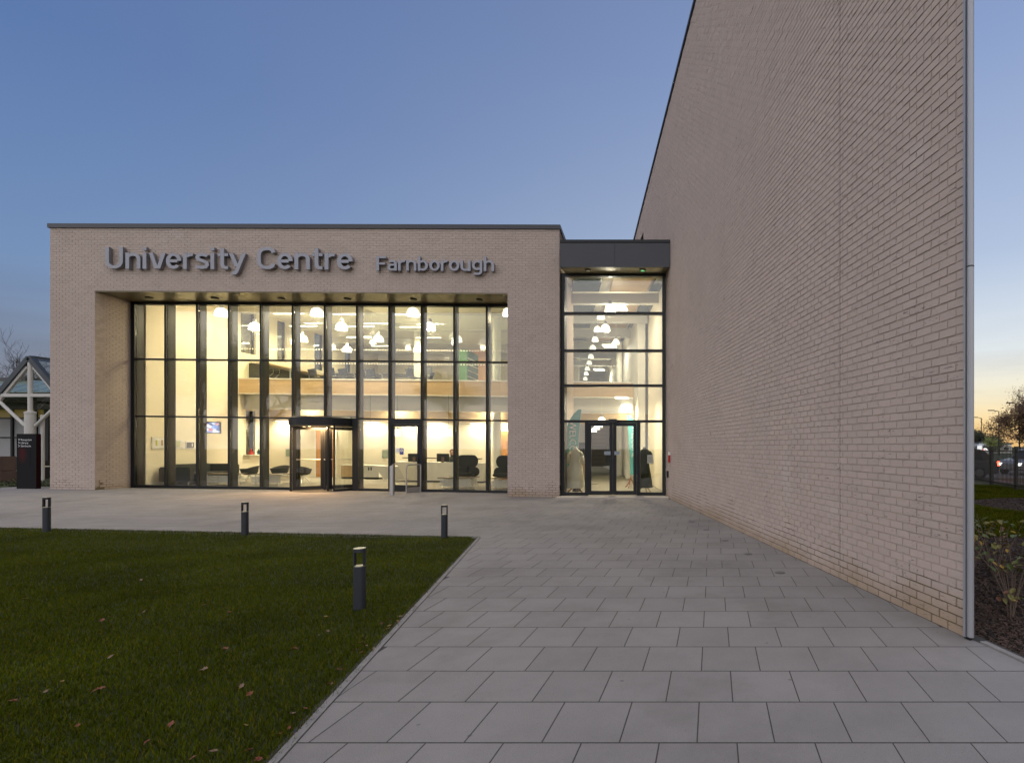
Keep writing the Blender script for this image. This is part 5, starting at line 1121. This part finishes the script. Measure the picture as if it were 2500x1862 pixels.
# fallen leaves
M_leaf = [mat('leaf_orange', (.15, .05, .02), .7, noise=(30, .2)), mat('leaf_tan', (.17, .11, .065), .7, noise=(30, .2)), mat('leaf_red', (.16, .045, .02), .7, noise=(30, .2)), mat('leaf_yellow', (.18, .12, .03), .7, noise=(30, .2))]
def leafmesh(m_, s):
    b = MB(); o_ = [(0, -.5), (.16, -.30), (.34, -.22), (.24, -.02), (.42, .14), (.20, .20), (.12, .42), (0, .55), (-.12, .40), (-.22, .22), (-.40, .12), (-.26, -.04), (-.36, -.24), (-.15, -.28)]
    f = lambda x, y: .35*x*x-.12*y+.06*math.sin(9*x+4*y*s)
    c = [(0, 0, f(0, 0)*.5)]; ring_ = [(x, y, f(x, y)+.10*s) for x, y in o_]; n = len(ring_)
    b.add(c+ring_+[(0, -.85, .05)], [(0, 1+i, 1+(i+1) % n) for i in range(n)]+[(1, 2, n+1)]); return b.mesh('leaf', m_)
LM = [leafmesh(m_, s) for m_ in M_leaf for s in (.8, 1.6)]
LS = [(1090+0, 1795), (352, 1498), (304, 1481), (383, 1448), (415, 1462), (498, 1482), (620, 1524), (720, 1590), (765, 1578), (800, 1546), (838, 1562), (748, 1641), (705, 1668), (610, 1702), (540, 1746), (590, 1682), (170, 1658), (152, 1671), (128, 1706), (245, 1690), (232, 1700), (112, 1695), (305, 1582), (190, 1780), (205, 1800), (418, 1776), (480, 1798), (600, 1779), (662, 1712), (360, 1820), (75, 1540), (60, 1466), (180, 1476), (780, 1556), (850, 1550), (888, 1482), (60, 1855), (470, 1860), (660, 1700), (735, 1765), (690, 1830), (685, 1800), (250, 1430), (430, 1373), (520, 1370), (392, 1360), (158, 1364), (345, 1420), (505, 1420), (130, 1385), (640, 1450), (560, 1500), (455, 1540), (270, 1610), (395, 1520), (90, 1600), (330, 1690), (500, 1640), (650, 1600), (795, 1510), (700, 1490), (600, 1360), (700, 1400), (820, 1375), (930, 1400), (250, 1520), (20, 1490), (520, 1845), (300, 1760), (30, 1720), (420, 1610), (610, 1620), (860, 1590), (550, 1590)]
for i, (px, py) in enumerate(LS[1::2]):
    q = G(px, py); m_ = LM[random.randrange(8)]; s = random.uniform(.022, .05)
    o = obj('fallen_leaf', m_, None, 'curled brown or orange leaf lying on the lawn', 'leaf', 'fallen leaves on the lawn', None, (q.x, q.y, gz(q.x, q.y)+.022), (random.uniform(-.5, .5), random.uniform(-.5, .5), random.uniform(0, 6.28))); o.scale = (s, s*random.uniform(.8, 1.1), s)
for i in range(26):      # a drift of leaves along the near edge of the lawn
    y_ = random.uniform(2.3, 5.2); x_ = lx(y_)-random.uniform(-.01, .16); o = obj('fallen_leaf', LM[random.randrange(8)], None, 'dry leaf lying by the kerb at the lawn edge', 'leaf', 'fallen leaves along the lawn kerb', None, (x_, y_, .018), (random.uniform(-.5, .5), random.uniform(-.5, .5), random.uniform(0, 6.28))); s = random.uniform(.02, .05); o.scale = (s, s, s)
# ------------------------------------------------------------------ planting bed, grass and road to the right of the wall
M_mulch = mat('dark_bark_mulch', (.028, .018, .013), .95, noise=(12, .5), bump=(25, 1.0))
M_chip = mat('bark_chip', (.050, .031, .022), .9, attr=.75)
def flat(name, poly, z, m): b = MB(); b.add([(x, y, z) for x, y in poly], [tuple(range(len(poly)))]); return b.build(name, m, kind='structure')
flat('planting_bed', [(wx(y)+.09, y) for y in (-2, 4.3)]+[(3.2, 10.3), (4.3, 9.6), (9, 8.8), (9, -2)], -.03, M_mulch)
flat('side_lawn', [(2.4, 5), (9.5, 5), (14, 12), (16, 30), (10, 30), (4, 14)], -.04, M_lawn)
far_bed = [(8.1+2.1*math.cos(a), 14.2+2.2*math.sin(a)) for a in [k*math.pi/10 for k in range(20)]]
flat('far_planting_bed', [(x+1.1, y) for x, y in far_bed], -.02, M_mulch)
b = MB(); random.seed(11)
def chip(b, x, y, z, s):
    a = random.uniform(0, 6.28); t = random.uniform(-.5, .5); L_, W_ = s*random.uniform(.5, 1.3), s*random.uniform(.15, .4); ca, sa = math.cos(a), math.sin(a); b.tone = random.random()**1.5*.98+.01
    q = [(-L_/2, -W_/2), (L_/2, -W_/2*random.random()), (L_/2, W_/2), (-L_/2, W_/2)]; top = [(x+u*ca-v*sa, y+u*sa+v*ca, z+.006+u*t+v*random.uniform(-.5, .5)) for u, v in q]
    b.add(top+[(p[0], p[1], p[2]-.006) for p in top], [(0, 1, 2, 3), (0, 4, 5, 1), (1, 5, 6, 2), (2, 6, 7, 3), (3, 7, 4, 0)])
for k in range(9000):
    y = 3.2+6.4*random.random()**1.4; x = y*random.uniform(.40, .64); 
    if x > wx(y)+.12 or y > 4.4: chip(b, x, y, -.02, .05)
for k in range(3000):
    a = random.uniform(0, 6.28); r = math.sqrt(random.random()); chip(b, 9.2+2.0*r*math.cos(a), 14.2+2.1*r*math.sin(a), -.01, .07)
b.build('bark_chips', M_chip, kind='stuff', label='loose dark bark chips covering the planting beds')
rng = np.random.default_rng(9); N = 90000; y = rng.uniform(7.5, 22, N); x = y*rng.uniform(.42, .64, N); ok = ((x-9.2)/2.1)**2+((y-14.2)/2.2)**2 > 1; ok &= (y > 9.3)|(x/y > .7); x, y = x[ok], y[ok]
grass('verge_grass', np.c_[x, y, np.full(len(x), -.045)], .04, .09, .011, M_blade, 'rough grass between the wall and the fence', cat=None)
LEAF = []
def leafshape(m_):
    b = MB(); n = 5; vs = []; 
    for k in range(n+1):
        s_ = k/n; w_ = .34*math.sin(math.pi*(s_*.92+.04))**.8; z = -.35*s_*s_
        vs += [(-w_, s_, z+.10), (0, s_, z), (w_, s_, z+.10)]
    b.add(vs, [(3*k+i, 3*k+i+1, 3*k+i+4, 3*k+i+3) for k in range(n) for i in (0, 1)]); return b.mesh('leaf', m_)
LEAF = [leafshape(mat('shrub_leaf_green', (.075, .105, .018), .5, noise=(20, .25))), leafshape(mat('shrub_leaf_olive', (.14, .13, .025), .5, noise=(20, .25))), leafshape(mat('shrub_leaf_yellow', (.30, .19, .02), .5, noise=(20, .25))), leafshape(mat('shrub_leaf_brown', (.12, .05, .02), .6, noise=(20, .25)))]
M_twig = mat('pale_twig', (.13, .095, .07), .8, noise=(20, .2))
def shrub(x, y, h, r, nl, lab, stems=9, sz=.085):
    t = thing('shrub', lab, 'shrub', (x, y, -.03), 0, 'leafy shrubs in the planting bed'); b = MB(); tips = []
    for k in range(stems):
        a = 6.28*k/stems+random.uniform(-.3, .3); rr = r*random.uniform(.4, 1); p0 = Vector((.02*math.cos(a), .02*math.sin(a), 0)); p1 = Vector((rr*.45*math.cos(a), rr*.45*math.sin(a), h*.45)); p2 = Vector((rr*math.cos(a+.2), rr*math.sin(a+.2), h*random.uniform(.75, 1)))
        b.bar(p0, p1, .007, .005, 5); b.bar(p1, p2, .005, .0025, 5); tips.append((p1, p2))
    b.build('stems', M_twig, t)
    for k in range(nl):
        p1, p2 = random.choice(tips); s_ = random.uniform(.1, 1.05); p = p1.lerp(p2, s_)+Vector((random.uniform(-.07, .07), random.uniform(-.07, .07), random.uniform(-.04, .04)))
        o = obj('leaf', LEAF[random.choices(range(4), (5, 4, 1.2, 1))[0]], t); o.location = p; o.rotation_euler = (random.uniform(-.5, .9), random.uniform(-.5, .5), random.uniform(0, 6.28)); s = sz*random.uniform(.6, 1.2); o.scale = (s, s, s)
shrub(2.98, 5.35, .72, .40, 60, 'leafy shrub with bare pale stems nearest the corner of the wall', 12)
shrub(2.82, 6.05, .62, .36, 50, 'leafy shrub just behind the front one, left side')
shrub(3.42, 6.5, .75, .42, 45, 'leafy shrub at the right, behind the front one')
shrub(3.25, 7.3, .6, .38, 38, 'low leafy shrub in the middle of the bed')
shrub(3.9, 7.9, .6, .38, 34, 'leafy shrub at the right edge near the grass')
shrub(3.75, 8.6, .5, .34, 28, 'small leafy shrub furthest back in the bed')
shrub(2.75, 4.95, .28, .14, 9, 'tiny low plant at the foot of the steel pipe', 5, .07)
# fence
fc = thing('railing_fence', 'black vertical bar fence with arched bays between grass and road', 'fence')
fp = lambda k: Vector((11.03+.128*k*2.3, 19.5+k*2.3, 0)); M_fence = mat('black_fence_paint', (.014, .013, .013), .5)
for k in range(-2, 6):
    p = fp(k); b = MB(); b.box(p.x-.05, p.x+.05, p.y-.05, p.y+.05, -.1, 1.53); b.box(p.x-.06, p.x+.06, p.y-.06, p.y+.06, 1.53, 1.56); b.build('post', M_fence, fc)
pk = MB(); pk.box(-.011, .011, -.011, .011, 0, 1.0); pk = pk.mesh('picket', M_fence)
for k in range(-2, 5):
    a, c = fp(k), fp(k+1)
    for z in (.14, 1.38): b = MB(); b.beam(a+Vector((0, 0, z)), c+Vector((0, 0, z)), .04, .04); b.build('rail', M_fence, fc)
    for i in range(1, 19):
        s_ = i/19; p = a.lerp(c, s_); o = obj('picket', pk, fc, loc=(p.x, p.y, .03)); o.scale = (1, 1, 1.45+.14*math.sin(math.pi*s_))
M_road = mat('road_asphalt', (.11, .105, .10), .8, noise=(.5, .15))
flat('road', [(13.2, 21), (13.9, 27), (60, 27), (200, 40), (200, 60), (16, 48), (12.6, 30)], -.035, M_road)
# cars at rest on the road
def car(name, lab, paint, loc, rot, tail=1, head=0):
    t = thing(name, lab, 'car', loc, rot); mp_ = mat(paint[0], paint[1], .25, metal=.4, coat=.6)
    def body(prof, w0, w1, m_, nm, mb=None):
        b = MB(); n = len(prof); vs = [(x, -w0 if z < .75 else -w1, z) for x, z in prof]+[(x, w0 if z < .75 else w1, z) for x, z in prof]
        b.add(vs, [tuple(range(n)), tuple(range(n, 2*n))[::-1]]+[(i, i+n, (i+1) % n+n, (i+1) % n) for i in range(n)]); return b.build(nm, m_, t, bevel=.03)
    body([(-2.1, .28), (-2.12, .62), (-2.02, .88), (-1.15, .92), (.95, .92), (1.75, .80), (2.08, .62), (2.1, .30), (1.72, .24), (-1.7, .24)], .86, .82, mp_, 'body')
    body([(-1.85, .921), (-1.45, 1.40), (-1.2, 1.46), (.05, 1.46), (.35, 1.38), (1.05, .921)], .66, .66, mp_, 'cabin')
    g = MATS.get('car_glass') or mat('car_glass', (.01, .012, .014), .08)
    for s in (-1, 1): b = MB(); b.hexa([(-1.45, s*.665, .96), (.8, s*.665, .96), (.25, s*.665, 1.36), (-1.3, s*.665, 1.38), (-1.45, s*.675, .96), (.8, s*.675, .96), (.25, s*.675, 1.36), (-1.3, s*.675, 1.38)]); b.build('side_window', g, t)
    b = MB(); b.hexa([(-1.86, -.55, .97), (-1.86, .55, .97), (-1.82, .55, .97), (-1.82, -.55, .97), (-1.50, -.5, 1.37), (-1.50, .5, 1.37), (-1.46, .5, 1.37), (-1.46, -.5, 1.37)]); b.build('rear_window', g, t)
    b = MB(); b.hexa([(1.02, -.56, .95), (1.02, .56, .95), (1.06, .56, .95), (1.06, -.56, .95), (.36, -.52, 1.38), (.36, .52, 1.38), (.40, .52, 1.38), (.40, -.52, 1.38)]); b.build('windscreen', g, t)
    for x in (-1.3, 1.35):
        for s in (-1, 1):
            b = MB(); b.bar((x, s*.70, .31), (x, s*.88, .31), .31, n=20); w_ = b.build('wheel', M_black, t); b = MB(); b.bar((x, s*.881, .31), (x, s*.885, .31), .19, n=16); b.build('rim', M_chrome, w_)
    mt_ = MATS.get('lit_tail_lamp') or mat('lit_tail_lamp', (.6, .02, .01), .4, emit=(1, .05, .02), estr=1.8); mh = MATS.get('lit_head_lamp') or mat('lit_head_lamp', (.9, .9, .9), .4, emit=(1, .97, .9), estr=.3)
    for s in (-1, 1):
        b = MB(); b.box(-2.15, -2.08, s*.60-.22, s*.60+.22, .66, .84); b.build('tail_light', mt_, t); b = MB(); b.box(2.02, 2.10, s*.6-.16, s*.6+.16, .52, .66); b.build('headlight', mh, t)
    if tail: b = MB(); b.box(-1.86, -1.82, -.2, .2, 1.385, 1.40); b.build('brake_light', mt_, t)
    b = MB(); b.box(-2.14, -2.11, -.26, .26, .42, .53); b.build('number_plate', MATS.get('yellow_plate') or mat('yellow_plate', (.6, .45, .05), .5), t)
car('car', 'dark car driving away with its red tail lights lit, nearest behind the fence', ('dark_grey_paint', (.07, .07, .08)), (12.25, 27.5, -.03), math.radians(152))
car('car', 'dark red car driving away further up the road behind the fence', ('dark_red_paint', (.10, .012, .01)), (16.4, 36.5, -.03), math.radians(155))
car('car', 'pale car on the road at the far right facing the building with white lights', ('silver_paint', (.35, .35, .36)), (18.6, 31.2, -.03), math.radians(205))
# road lamps
for i, (px, ytop, Y, lab) in enumerate(((2396, 1020, 120, 'tall road lamp, leftmost of three beyond the fence'), (2438.5, 1003.5, 98, 'tall road lamp, middle one of three beyond the fence'), (2489, 985.5, 81, 'tall road lamp, rightmost of three beyond the fence'))):
    p = at(px, ytop, Y); t = thing('street_lamp', lab, 'street lamp', (p.x, p.y, 0), 0, 'road lamps beyond the fence'); b = MB(); b.bar((0, 0, 0), (0, 0, p.z), .13, .08); b.build('pole', M_frame, t); b = MB(); b.bar((0, 0, p.z-.05), (-1.0, 0, p.z+.12), .05, n=6); b.build('arm', M_frame, t); b = MB(); b.box(-1.95, -.85, -.16, .16, p.z+.06, p.z+.22); b.build('lamp_head', M_frame, t)
# low pale buildings beyond the road
def shed(px0, px1, y0, Y, m_, lab, roof=None):
    x0_, x1_ = (px0-CX)/F*Y, (px1-CX)/F*Y; z = EYE+(HY-y0)/F*Y; t = thing('distant_building', lab, 'building', ((x0_+x1_)/2, Y, 0)); w_ = (x1_-x0_)/2
    b = MB(); b.box(-w_, w_, 0, 12, -1, z); b.build('wall', m_, t); b = MB(); b.box(-w_-.2, w_+.2, -.2, 12.2, z, z+.35); b.build('roof', M_cap, t)
    for k in range(5): b = MB(); x = -w_+w_*2*(k+.5)/5; b.box(x-.6, x+.6, -.06, -.01, z*.35, z*.65); b.build('window', MATS.get('dusk_pane') or mat('dusk_pane', (.03, .035, .04), .1), t)
shed(2330, 2470, 1084, 130, M_white, 'long pale low building on the horizon beyond the road'); shed(2391, 2422, 1081, 118, mat('pale_blue_cladding', (.45, .50, .55), .6), 'square pale building with lit windows beyond the road')
for px, z in ((2392, 2.9), (2404, 3.0), (2411, 2.6)): pass
t = thing('shop_light', 'bright white lit window on the distant pale building', 'light'); p = at(2392, 1094, 117.8); b = MB(); b.box(p.x-.5, p.x+.5, p.y, p.y+.1, p.z-.6, p.z+.6); b.build('panel', mat('bright_white_light', (.9, .9, .9), .5, emit=(1, 1, 1), estr=.15), t); b = MB(); b.box(p.x+.8, p.x+1.9, p.y, p.y+.1, p.z-.5, p.z+.1); b.build('small_panel', MATS['bright_white_light'], t)
# ------------------------------------------------------------------ trees
M_bark = mat('grey_bark', (.06, .05, .042), .9, noise=(6, .3))
def branches(b, p, d, L_, r, depth, tips, spread=.5, up=.15, seg=5):
    q = p+d*L_; b.bar(p, q, r, r*.68, seg)
    if depth == 0: tips.append(q); return
    for k in range(random.choice((2, 3, 3)) if depth > 1 else 3):
        nd = (d+Vector((random.gauss(0, spread), random.gauss(0, spread), random.gauss(up, spread*.6)))).normalized()
        branches(b, q if k else p+d*L_*random.uniform(.6, 1), nd, L_*random.uniform(.62, .86), r*.62, depth-1, tips, spread, up, max(3, seg-1))
    tips.append(q)
def foliage(tips, n, size, rad, name, m_, t, col=None):
    b = MB(); 
    for k in range(n):
        c = random.choice(tips); p = c+Vector((random.gauss(0, rad), random.gauss(0, rad), random.gauss(0, rad*.8))); a = Vector((random.gauss(0, 1), random.gauss(0, 1), random.gauss(0, 1))).normalized()*size*random.uniform(.5, 1.2); c2 = a.orthogonal().normalized()*size*random.uniform(.3, .6); b.tone = random.random()*.98+.01
        b.add([p-a/2, p+c2/2, p+a/2, p-c2/2], [(0, 1, 2, 3)])
    b.build('crown', m_, t, kind='stuff')
def tree(lab, loc, h, depth, leafn=0, size=.12, rad=.3, m_=None, spread=.5, seed=1, r0=None, group=None, lean=0):
    random.seed(seed); t = thing('tree', lab, 'tree', loc, 0, group); b = MB(); tips = []; H = h*.30
    b.bar((0, 0, -.3), (0, 0, H), r0 or h*.022, (r0 or h*.022)*.8, 9); tips = []
    for k in range(4): branches(b, Vector((0, 0, H*(.8+.07*k))), Vector((random.gauss(0, .45), random.gauss(0, .45), 1)).normalized(), h*.20, (r0 or h*.022)*.6, depth, tips, spread)
    b.build('trunk', M_bark, t)
    if leafn: foliage(tips, leafn, size, rad, 'crown', m_, t)
    return t
M_autumn = mat('autumn_foliage', (.085, .042, .018), .8, attr=.55); M_evergreen = mat('dark_foliage', (.030, .035, .014), .8, attr=.5); M_ygreen = mat('yellow_green_foliage', (.14, .16, .04), .8, attr=.4)
b = None
tree('broad tree with thinning brown autumn leaves beyond the fence at the right', (34.6, 58, -2.4), 9.6, 5, 26000, .25, .42, M_autumn, .55, 5)
tree('taller sparse autumn tree at the right edge of the photo', (31.0, 48, -.6), 9.8, 4, 3800, .18, .40, M_autumn, .45, 8)
tree('rounded dark tree on the horizon behind the pale building', (60, 122, -.2), 5.2, 4, 5000, .5, .8, M_evergreen, .7, 4)
tree('rounded dark tree on the horizon at the left end of the road gap', (66.5, 128, -.2), 4.5, 4, 4000, .5, .8, M_evergreen, .7, 14)
tree('small yellow green tree in front of the distant pale building', (51.5, 100, -.2), 3.6, 3, 1500, .35, .5, M_ygreen, .6, 6)
gbt = 'bare winter trees behind the old building'
tree('bare branched tree above the old building, furthest left', (-64, 49, 0), 12.2, 5, spread=.42, seed=3, group=gbt, r0=.13); tree('bare branched tree above the old building, nearer the brick block', (-58.5, 47, 0), 10.6, 5, spread=.5, seed=9, group=gbt, r0=.11)
b = MB(); tp = []; t = thing('hedge', 'dark evergreen hedge behind the roof of the old building', 'hedge', (-66, 46, 0)); tp = [Vector((x, random.uniform(-1, 1), random.uniform(1, 6.0-abs(x)*.15))) for x in [random.uniform(-10, 6) for _ in range(220)]]; foliage(tp, 6000, .3, .4, 'crown', M_evergreen, t)
# trees on the far side of the lawn, behind the camera (they show in the glass)
for i, (x, y, h, s) in enumerate(((-46, -16, 12, 21), (-58, -26, 15, 22), (-72, -34, 14, 23), (-40, -40, 13, 24), (-84, -20, 15, 25), (-30, -52, 14, 26))):
    tree('large tree beyond the lawn, seen only as a reflection in the glass, %s' % ords[i], (x, y, 0), h, 5, 5200, .34, .55, M_evergreen if i % 2 else M_autumn, .5, s, group='trees across the lawn')
random.seed(77)
# ------------------------------------------------------------------ old building, canopy frame and signs at the left
M_offwhite = mat('off_white_steel', (.50, .49, .46), .5, noise=(2, .08)); M_panel = mat('grey_white_panel', (.36, .36, .37), .5, noise=(.8, .05)); M_yl = mat('dim_yellow_window', (.05, .038, .012), .4, emit=(1, .72, .15), estr=.004)
ob = thing('old_building', 'low old white panelled building with sloping glass roof behind the canopy frame', 'building'); YB = 24.0
X = lambda px, Y=YB: (px-CX)/F*Y
Z = lambda py, Y=YB: EYE+(HY-py)/F*Y
b = MB(); b.box(X(-260), X(125), YB+.2, YB+9, 0, Z(1000)); b.build('wall', M_mortar, ob)
cols = [(-250, -160), (-155, -100), (-95, -35), (-30, 26.5), (31.5, 85), (88, 113.5)]
for a, c in cols:
    for y0, y1 in ((1021, 1066.5), (1069, 1115), (1118, 1163)): b = MB(); b.box(X(a), X(c), YB+.05, YB+.12, Z(y1), Z(y0)); b.build('wall_panel', M_panel, ob)
    b = MB(); b.box(X(a), X(c), YB+.05, YB+.12, Z(1020), Z(995)); b.build('window', M_yl, ob)
    b = MB(); b.box(X(c), X(c)+.09, YB-.02, YB+.18, .1, Z(990)); b.build('wall_post', M_frame, ob)
    for y in (1020.5, 1067.7, 1116.5): b = MB(); b.box(X(a)+.01, X(c)-.01, YB+.0, YB+.045, Z(y)-.03, Z(y)+.03); b.build('rail', M_frame, ob)
b = MB(); b.box(X(113.5), X(124), YB-.1, YB+.3, .1, Z(990)); b.build('corner_post', M_frame, ob)
b = MB(); b.box(X(-260), X(125), YB+.0, YB+.5, -.1, Z(1163)); b.build('plinth', M_kerb, ob)
b = MB(); b.box(X(-260), X(125), YB-2.2, YB+.6, Z(976, YB-2.2), Z(976, YB-2.2)+.10); b.build('eaves_soffit', M_frame, ob)
b = MB(); b.box(X(-260), X(125), YB-2.26, YB-2.2, Z(975, YB-2.2), Z(961, YB-2.2)); b.build('fascia', M_offwhite, ob)
M_rg = mat('greenish_roof_glass', (.22, .29, .25), .12, metal=.2)
for k in range(9):
    xa_, xb_ = X(-240+k*41, YB-2.1), X(-240+(k+1)*41-3, YB-2.1); b = MB(); z0, z1 = Z(958, YB-2.2), Z(930, YB-.8); b.hexa([(xa_, YB-2.2, z0), (xb_, YB-2.2, z0), (xb_, YB-.8, z1), (xa_, YB-.8, z1), (xa_, YB-2.2, z0+.03), (xb_, YB-2.2, z0+.03), (xb_, YB-.8, z1+.03), (xa_, YB-.8, z1+.03)]); b.build('roof_pane', M_rg, ob)
b = MB(); b.box(X(-260), X(125), YB-.9, YB-.5, Z(931, YB-.8), Z(922, YB-.8)); b.build('ridge_capping', M_cap, ob)
b = MB(); b.box(X(-260), X(125), YB-.5, YB+9, Z(1000), Z(928)); b.build('roof', M_cap, ob)
t = thing('blue_sign', 'dark blue square sign on the white panels of the old building', 'sign'); b = MB(); b.box(X(88), X(111), YB-.03, YB+.02, Z(1097.5), Z(1075)); b.build('panel', mat('dark_blue_panel', (.025, .03, .12), .5), t); b = MB()
for k in range(5): b.box(X(89+k*2.1), X(90.6+k*2.1), YB-.035, YB-.031, Z(1084.5), Z(1082.6))
b.build('small_lettering', M_paper, t)
t = thing('litter_bin', 'black litter bin with a white band in front of the old building', 'bin', (X(103, 22.5), 22.5, .2)); 
for z0, z1, m_ in ((0, .50, M_black), (.55, .76, M_black)): b = MB(); b.box(-.14, .14, -.14, .14, z0, z1); b.build('body', m_, t, bevel=.015)
b = MB(); b.box(-.143, .143, -.143, .143, .501, .549); b.build('band', M_white, t)
t = thing('outdoor_cabinet', 'brown two-tier box bench with a pale label at the left edge', 'bench', (X(5, 20.5), 20.5, .2)); mbn = mat('brown_cladding', (.09, .055, .045), .7, noise=(2, .2))
b = MB(); b.box(-1.2, .34, -.3, .3, .0, .42); b.build('lower_box', mbn, t, bevel=.02); b = MB(); b.box(-1.2, .26, -.25, .25, .425, .98); b.build('upper_box', mbn, t, bevel=.02); b = MB(); b.box(-.4, .02, -.256, -.252, .80, .89); b.build('label_plate', M_paper, t)
# canopy frame
cf = thing('canopy_frame', 'white column with dark pitched glass canopy frame at the left', 'canopy'); Yc = 20.6; cx_ = -26.2; ap = Vector((cx_, Yc, 4.96)); M_dkbar = mat('dark_blue_grey_steel', (.035, .045, .055), .5)
b = MB(); b.lathe([(.15, .2), (.15, 2.80), (.16, 2.82), (.16, 2.88), (.07, 2.92)], 24, (cx_, Yc, 0)); b.build('column', M_offwhite, cf, smooth=False); b = MB(); b.lathe([(.068, 2.9), (.068, 4.78)], 20, (cx_, Yc, 0)); b.build('upper_post', M_offwhite, cf)
b = MB(); b.bar((cx_+.28, Yc+.15, .2), (cx_+.28, Yc+.15, 2.78), .06, n=12); b.build('rainwater_pipe', M_offwhite, cf)
for dy in (0, 3.0):
    for s in (-1, 1):
        e = Vector((cx_+s*1.9, Yc+dy, 2.72)); b = MB(); b.beam(ap+Vector((0, dy, 0)), e, .16, .17); b.build('rafter', M_dkbar, cf); b = MB(); b.beam(ap+Vector((s*.12, dy+.02, -.35)), e+Vector((-s*.12, .02, -.1)), .09, .09); b.build('inner_rafter', M_offwhite, cf)
        b = MB(); b.bar((cx_+s*.2, Yc+dy, 2.35), (cx_+s*1.25, Yc+dy, 3.35), .055); b.build('strut', M_offwhite, cf)
    b = MB(); b.beam((cx_-1.3, Yc+dy, 3.52), (cx_+1.3, Yc+dy, 3.52), .10, .12); b.build('tie', M_offwhite, cf)
b = MB(); b.beam(ap, ap+Vector((.0, 3.2, 0)), .14, .16); b.build('ridge', M_dkbar, cf)
b = MB(); b.beam(Vector((cx_+.2, Yc+1.5, 3.6)), Vector((cx_+1.3, Yc+1.5, 4.6)), .08, .08); b.build('brace', M_dkbar, cf)
for s in (-1, 1):
    for k in range(2):
        y0, y1 = Yc+.1+k*1.5, Yc+1.5+k*1.5; q = [(cx_+s*.1, y0, 4.88), (cx_+s*1.85, y0, 2.83), (cx_+s*1.85, y1, 2.83), (cx_+s*.1, y1, 4.88)]; b = MB(); b.hexa([(x, y, z+.06) for x, y, z in q]+[(x, y, z+.075) for x, y, z in q]); b.build('roof_pane', M_glass, cf)
# totem
tt = thing('totem_sign', 'black freestanding direction sign with white text and a red patch', 'sign', (-21.62, 16.95, .205)); tw = .305
b = MB(); b.box(-tw, tw, -.05, .07, 0, 1.75); b.build('slab', mat('totem_black', (.006, .006, .008), .6, spec=.15), tt); b = MB(); b.box(tw+.0005, tw+.012, -.05, .07, .02, 1.73); b.build('red_edge', mat('dark_red_edge', (.016, .003, .004), .6, spec=.1), tt)
for k, w_ in enumerate(('Reception', 'Library', 'Starbucks')):
    z = 1.75-.215-k*.098; flat_text(w_, .085, lambda x, y, z_: Vector((-.175+x, -.053, z+y)), M_paper, 'lettering', tt); b = MB(); b.path([(-.24, -.053, z+.06), (-.21, -.053, z+.03), (-.24, -.053, z)], .006, 4); b.build('arrow', M_paper, tt)
M_redp = bpy.data.materials.new('red_glow_print'); M_redp.use_nodes = True; nr = M_redp.node_tree; pr_ = nr.nodes['Principled BSDF']; tcr = nr.nodes.new('ShaderNodeTexCoord'); gr = nr.nodes.new('ShaderNodeTexGradient'); gr.gradient_type = 'SPHERICAL'; mpr = nr.nodes.new('ShaderNodeMapping'); mpr.inputs['Scale'].default_value = (6, 6, 2.6); mpr.inputs['Location'].default_value = (.7, 0, -2.95); crr = nr.nodes.new('ShaderNodeValToRGB'); crr.color_ramp.elements[0].color = (.006, .006, .008, 1); crr.color_ramp.elements[1].color = (.07, .006, .005, 1); pr_.inputs['Specular IOR Level'].default_value = .15
nr.links.new(tcr.outputs['Object'], mpr.inputs[0]); nr.links.new(mpr.outputs[0], gr.inputs[0]); nr.links.new(gr.outputs[0], crr.inputs[0]); nr.links.new(crr.outputs[0], pr_.inputs['Base Color']); pr_.inputs['Roughness'].default_value = .6
b = MB(); b.box(-.27, .12, -.0535, -.0505, .74, 1.30); b.build('red_print', M_redp, tt)
# low green plants by the totem, asphalt path
flat('path', [(-22.62, 10), (-22.62, 17.2), (-60, 18.2), (-60, 10)], .14, M_asphalt)
random.seed(31)
t = thing('low_hedge', 'low dark green ground plants beside the totem sign and brick corner', 'plants', (-24, 18.6, .1)); tp = [Vector((random.uniform(-8, 3.0), random.uniform(-.5, 1.6), random.uniform(.02, .16))) for _ in range(300)]; foliage(tp, 7000, .09, .07, 'leaves', mat('low_green_leaf', (.035, .05, .012), .7, attr=.5), t)
b = MB(); b.add([(-34, 17.3, .12), (-20.6, 17.5, .18), (-20.6, 30, .2), (-60, 30, .2)], [(0, 1, 2, 3)]); b.build('border_soil', M_soil, kind='structure')
# ------------------------------------------------------------------ put every thing's origin at its own base
bpy.context.view_layer.update()
for o in [o for o in COL.objects if o.parent is None and o.type == 'EMPTY' and o.location.length < 1e-6]:
    lo = Vector((1e9,)*3); hi = -lo
    for c in o.children:
        if c.type != 'MESH': continue
        for q in c.bound_box:
            p = c.matrix_local @ Vector(q); lo = Vector(map(min, lo, p)); hi = Vector(map(max, hi, p))
    if lo.x > 1e8: continue
    base = Vector(((lo.x+hi.x)/2, (lo.y+hi.y)/2, max(lo.z, -.05)))
    for c in o.children: c.location = c.location-base
    o.location = base
